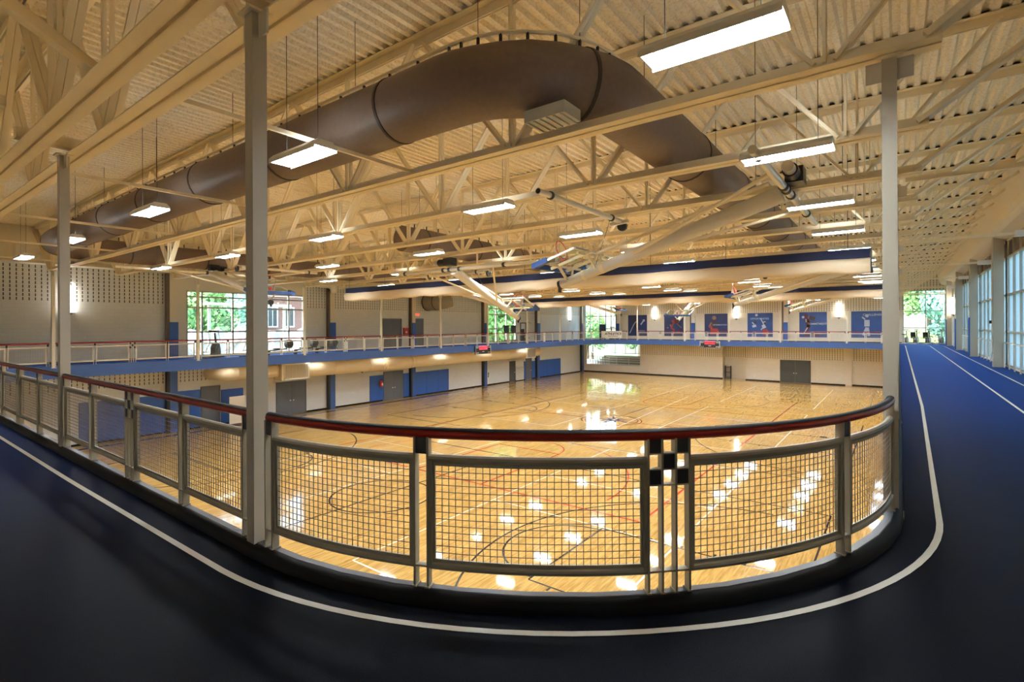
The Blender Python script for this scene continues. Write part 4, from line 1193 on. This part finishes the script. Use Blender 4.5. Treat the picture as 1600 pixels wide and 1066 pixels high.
elliptical((-32.9, 13.9, 0), 2.3, 'dark elliptical machine beside the thin column at the big window')
elliptical((-32.9, 16.1, 0), 2.3, 'dark elliptical machine with wedge base at the middle of the big window')
elliptical((-29.6, 61.0, 0), -1.6, 'slim dark elliptical machine in the far corner window', 1.0)
def rower(loc, rz, label):
    t = thing('rowing_machine', label, 'exercise machine', loc, rz, 'rowing machines by the big window')
    obj('rail', MB().bar((-1.2,0,0.28),(0.5,0,0.36),0.10,0.08), M['black2'], t)
    obj('fan_cage', MB().tube([(0.75,-0.12,0.68),(0.75,0.12,0.68)], [0.30,0.30], 20).sphere((0.75,0,0.68),0.30,16,10,0.8), M['dark'], t, True)
    for s in (-1,1): obj('leg', MB().tube([(0.72,s*0.1,0.5),(0.95,s*0.32,0.0)], 0.02, 6), M['black2'], t)
    obj('rear_leg', MB().bar((-1.1,0,0.28),(-1.15,0,0.0),0.3,0.05), M['black2'], t)
    obj('seat', MB().box((-0.55,-0.18,0.36),(-0.25,0.18,0.43)), M['black2'], t)
    return t
rower((-33.0, 18.2, 0), 1.9, 'rowing machine with round dark cage just past the tall near column')
rower((-33.0, 20.1, 0), 1.9, 'rowing machine with round dark cage before the brick building view')
rower((-33.0, 21.7, 0), 1.9, 'rowing machine with round dark cage in front of the grey wall panel')
def treadmill(loc, rz, label):
    t = thing('treadmill', label, 'exercise machine', loc, rz, 'treadmills by the second window')
    obj('deck', MB().box((-0.9,-0.38,0.05),(0.8,0.38,0.22)), M['dark'], t)
    obj('motor_cover', MB().prism([(0.4,0.22),(0.85,0.22),(0.8,0.40),(0.55,0.42)], lambda u,v,s:(u,(-0.36,0.36)[s],v)), M['vent'], t)
    for s in (-1,1): obj('upright', MB().bar((0.7,s*0.34,0.2),(0.55,s*0.34,1.25),0.06,0.08), M['vent'], t)
    obj('console', MB().bar((0.55,-0.36,1.50),(0.55,0.36,1.50),0.14,0.80), M['black2'], t)
    for s in (-1,1): obj('handrail', MB().bar((0.55,s*0.36,1.15),(-0.05,s*0.36,1.05),0.05,0.05), M['black2'], t)
    return t
treadmill((-33.0, 42.2, 0), 0.0, 'black treadmill beside the blue wall column at the second window')
treadmill((-33.0, 43.4, 0), 0.0, 'black treadmill in the middle of the second window')
t = thing('cable_machine', 'black and dark red weight machine beside the second window', 'exercise machine', (-33.2, 46.2, 0))
for s in (-1,1): obj('upright', MB().box((-0.05,s*0.5-0.05,0),(0.05,s*0.5+0.05,2.15)), M['black2'], t)
obj('top_beam', MB().box((-0.06,-0.55,2.1),(0.06,0.55,2.2)), M['black2'], t)
obj('weight_stack', MB().box((-0.15,-0.40,0.1),(0.15,0.05,1.5)), M['black2'], t)
obj('red_panel', MB().box((0.06,-0.45,0.7),(0.09,0.45,1.05)), M['pMaroon'], t)
obj('pull_bar', MB().tube([(0.1,0.35,2.1),(0.35,0.55,2.25),(0.4,0.9,2.1)], 0.02, 8), M['black2'], t, True)
obj('seat', MB().box((0.15,0.0,0.45),(0.55,0.4,0.55)).box((0.15,0.05,0.0),(0.22,0.12,0.45)).box((0.45,0.05,0.0),(0.52,0.12,0.45)), M['pMaroon'], t)
def bike(loc, rz, label, recumbent):
    t = thing('exercise_bike', label, 'exercise bike', loc, rz, 'exercise bikes at the end window')
    obj('base', MB().box((-0.6,-0.05,0.02),(0.6,0.05,0.10)).box((-0.62,-0.25,0),(-0.54,0.25,0.07)).box((0.54,-0.25,0),(0.62,0.25,0.07)), M['white'], t)
    obj('wheel_cover', MB().tube([(0.3,-0.09,0.36),(0.3,0.09,0.36)], 0.28, 20), M['vent'], t, True)
    obj('mast', MB().bar((0.42,0,0.5),(0.30,0,1.25),0.06,0.08), M['white'] if not recumbent else M['black2'], t)
    obj('console', MB().bar((0.28,-0.15,1.32),(0.28,0.15,1.32),0.20,0.06), M['black2'], t)
    obj('handlebar', MB().tube([(0.28,-0.28,1.30),(0.12,-0.25,1.22),(0.30,0,1.18),(0.12,0.25,1.22),(0.28,0.28,1.30)], 0.018, 8), M['black2'], t, True)
    if recumbent:
        obj('seat', MB().box((-0.55,-0.2,0.52),(-0.2,0.2,0.60)).bar((-0.4,0,0.1),(-0.4,0,0.52),0.08,0.08), M['black2'], t)
        obj('backrest', MB().bar((-0.52,0,0.62),(-0.62,0,1.10),0.40,0.08,(1,0,0)), M['black2'], t)
    else:
        obj('seat_post', MB().bar((-0.15,0,0.1),(-0.25,0,0.85),0.05,0.05), M['white'], t)
        obj('saddle', MB().box((-0.40,-0.11,0.85),(-0.10,0.11,0.92)), M['black2'], t)
    for s in (-1,1): obj('pedal', MB().box((0.22,s*0.16-0.05,0.36+0.15*s),(0.36,s*0.16+0.05,0.39+0.15*s)), M['black2'], t)
    return t
bike((0.42,61.2,0), 1.2, 'white upright exercise bike next to the tall near column at the end window', False)
bike((1.2,61.35,0), 1.25, 'exercise bike with black backrest, first from the tall near column', True)
bike((2.1,61.35,0), 1.25, 'exercise bike with black backrest below the window mullion', True)
bike((2.95,61.2,0), 1.1, 'white upright exercise bike beside the wall post at the end window', False)
t = thing('padded_post', 'navy padded post standing in the far corner window', 'padded post', (-31.0, 60.9, 0))
obj('pad', MB().box((-0.38,-0.12,0.0),(0.38,0.12,2.0)), M['navy'], t)

# ------------------------------------------------------------------ lobby beyond the low opening: floor, bleachers, railings
struct('floor_lobby', MB().box((-40,YW+0.26,-3.55),(-26.2,72,-3.40)), M['cabinet'])
struct('wall_lobby', MB().box((-26.4,YW+0.26,-3.4),(-26.2,72,-0.3)).box((-29.6,71.8,-3.4),(-26.4,72,-0.3)), M['cabinet'])
struct('ceiling_lobby', MB().box((-40,YW+0.26,-0.35),(-26.2,72,-0.2)), M['cabinet'])
window(wi, 'y', 71.9, -38.5, -29.6, -2.4, -0.35, [-36.5,-34.5,-32.8,-31.2], [], M['white'], M['glass'], 0.12); wi += 1
t = thing('bleacher', 'pale stepped bleacher behind the low opening in the far wall', 'bleacher', (-30.2, 64.6, -3.4))
for k in range(4):
    obj('bench', MB().box((-3.6,0.6*k,0.32+0.25*k),(3.6,0.6*k+0.32,0.37+0.25*k)), M['white'], t)
    obj('riser', MB().box((-3.6,0.6*k+0.34,0.0),(3.6,0.6*k+0.40,0.25+0.25*k)), M['vent'], t)
t = thing('guard_rail', 'dark metal guard rail with leaning uprights in the low opening', 'railing', (-32.6, 62.75, -3.4))
obj('top_rail', MB().tube([(-1.6,0,1.08),(1.2,0,1.06)], 0.03, 8), M['black2'], t)
for k in range(8): obj('upright', MB().tube([(-1.5+k*0.37,0,0),(-1.6+k*0.37,0,1.08)], 0.022, 6), M['black2'], t)
t = thing('guard_rail', 'pale metal guard rail with horizontal bars in the low opening', 'railing', (-28.0, 62.75, -3.4))
for z in (0.1,0.4,0.7,1.0): obj('bar', MB().tube([(-3.0,0,z),(1.4,0,z)], 0.025, 6), M['white'], t)
for x in (-3.0,-1.9,-0.2,1.4): obj('post', MB().box((x-0.03,-0.03,0),(x+0.03,0.03,1.05)), M['white'], t)
t = thing('equipment_rack', 'small dark ball rack in the niche of the far gym wall', 'rack', (-15.9, YW+0.45, ZF))
for x in (-0.3,0.3): obj('upright', MB().box((x-0.03,-0.2,0),(x+0.03,0.2,1.5)), M['black2'], t)
for z in (0.15,0.75,1.35): obj('shelf', MB().box((-0.27,-0.2,z),(0.27,0.2,z+0.04)), M['dark'], t)

# ------------------------------------------------------------------ outdoors
struct('ground', MB().box((-160,-60,-5.2),(120,200,-4.75)), M['lawn'])
def make_tree(label, leaf, seed, n=5200, h=11.0, r=4.0):
    rnd = random.Random(seed)
    t = thing('tree', label, 'tree', (0,0,0), 0, 'trees outside the windows')
    tb = MB().tube([(0,0,0),(0.1,0.05,h*0.3),(0,0.1,h*0.6),(0.15,0,h*0.85)], [0.32,0.24,0.16,0.06], 9)
    for k in range(6):
        a = k*1.1; z = h*(0.35+0.07*k)
        tb.tube([(0.05,0.05,z),(math.cos(a)*r*0.5,math.sin(a)*r*0.5,z+h*0.13)], [0.10,0.03], 6)
    obj('trunk', tb, M['trunk'], t, True)
    lumps = [(rnd.uniform(-0.6,0.6)*r, rnd.uniform(-0.6,0.6)*r, h*(0.38+0.55*rnd.random()), r*rnd.uniform(0.35,0.6)) for _ in range(16)]
    mb = MB()
    for _ in range(n):
        cx, cy, cz, cr = rnd.choice(lumps)
        d = Vector((rnd.gauss(0,1), rnd.gauss(0,1), rnd.gauss(0,1))).normalized()
        p = Vector((cx,cy,cz))+d*cr*rnd.uniform(0.7,1.05)
        s = rnd.uniform(0.10,0.22)
        u = d.orthogonal().normalized()*s; v = d.cross(u).normalized()*s*0.8
        tw = Vector((rnd.uniform(-.5,.5),rnd.uniform(-.5,.5),rnd.uniform(-.5,.5)))*s
        mb.add([p-u-v, p+u-v+tw, p+u+v, p-u+v-tw], [(0,1,2,3)])
    obj('foliage', mb, leaf, t)
    return t
T = [make_tree('leafy green tree', M['leafA'], 1), make_tree('yellow-green tree', M['leafB'], 2), make_tree('blue-green tree', M['leafC'], 3)]
NM = ['leafy green tree', 'yellow-green leafy tree', 'blue-green leafy tree']
spots = [(1,-47.5,14.4,'seen at the near side of the big window'),(0,-52,20.6,'seen past the thin column in the big window'),(2,-64,32.0,'farthest from the big window, above the stone bank'),
    (0,-42,52.0,'outside the second window in the block wall'),(2,-50,59.0,'farther out beyond the second window'),
    (0,-42,77,'nearest the corner window'),(2,-36.5,86,'behind the nearest one at the corner window'),(0,-31,76.5,'in the middle of the corner window'),(1,-48,90,'farther off at the side of the corner window'),(2,-25,89,'hidden partly by the poster wall at the corner window'),
    (2,-3,88,'close to the tall near column in the end window'),(0,3.5,96,'far off in the middle of the end window'),(2,6.5,88,'beside the wall post in the end window'),(1,1.8,79,'lowest and brightest in the end window'),(2,12,101,'farthest off in the end window'),(0,-8,101,'far off at the end window, beyond the column'),
    (2,-3.5,116,'highest behind all others in the end window'),(2,7,115,'highest beside the wall post, far in the end window')]
used = set()
for i, (k, x, y, lab) in enumerate(spots):
    sc = 1.0+0.22*math.sin(i*2.3); z = -4.8 + (1.6 if x < -43 and y < 40 else 0) + (4.5 if y > 95 else 0)
    if k == 1 and x > -10: sc = 0.55
    if x < -43 and y < 40: sc = 0.85
    label = '%s %s' % (NM[k], lab)
    if k not in used: used.add(k); o = T[k]; o['label'] = label; o.location = (x, y, z); o.scale = (sc,)*3
    else: dup(T[k], (x, y, z), i*1.3, label, None, (sc,)*3)
# stone bank, canopy and brick building outside the big window
sb = MB(); n = 26
for i in range(n+1):
    y = 10+i*0.8
    for j in range(9):
        sb.v.append((-39.3-j*0.5+0.3*math.sin(i*1.9+j*2.3), y+0.2*math.sin(j*3.1+i), -4.8+j*0.80+0.25*math.sin(i*2.7+j*1.3)))
for i in range(n):
    for j in range(8): sb.f.append((i*9+j, (i+1)*9+j, (i+1)*9+j+1, i*9+j+1))
tag(obj('stone_bank', sb, M['stone']), 'pale rocky bank outside the big window', 'rock bank')
t = thing('canopy', 'white canopy edge outside the big window', 'canopy', (-37.2, 17.5, 3.35))
obj('beam', MB().box((-0.6,-2.3,0),(0.5,3.6,0.16)), M['white'], t)
for y in (-2.0, 3.3): obj('post', MB().box((-0.08,y-0.08,-8.1),(0.08,y+0.08,0)), M['frame2'], t)
t = thing('brick_building', 'red brick building with white-framed windows beyond the big window', 'building', (-47, 24.6, -4.8))
obj('wall', MB().box((-4.5,2.6,0),(0,9,5.9)).box((-4.5,0.4,5.6),(-1.5,12,9.6)), M['brick'], t)
obj('cornice', MB().box((-4.6,2.4,5.9),(0.15,9.2,6.15)).box((-4.6,0.3,9.6),(-1.3,12,9.9)), M['white'], t)
for y in (1.3, 3.0, 6.5):
    f = obj('window_frame', MB().box((-1.5,y-0.55,6.6),(-1.42,y+0.55,8.6)), M['white'], t)
    obj('pane', MB().box((-1.42,y-0.42,6.72),(-1.40,y-0.04,8.48)).box((-1.42,y+0.04,6.72),(-1.40,y+0.42,8.48)), M['dark'], f)
t = thing('glazed_wing', 'pale glazed lower wing in front of the brick building', 'building', (-45.6, 24.3, -4.8))
obj('glazing', MB().box((-0.1,-1.4,0),(0,1.6,5.6)), M['frost'], t)
fb = MB()
for y in (-1.4,0.1,1.6): fb.box((-0.12,y-0.05,0),(0.04,y+0.05,5.6))
for z in (3.0,4.4,5.6): fb.box((-0.12,-1.4,z-0.05),(0.04,1.6,z+0.05))
obj('frame', fb, M['frame2'], t)
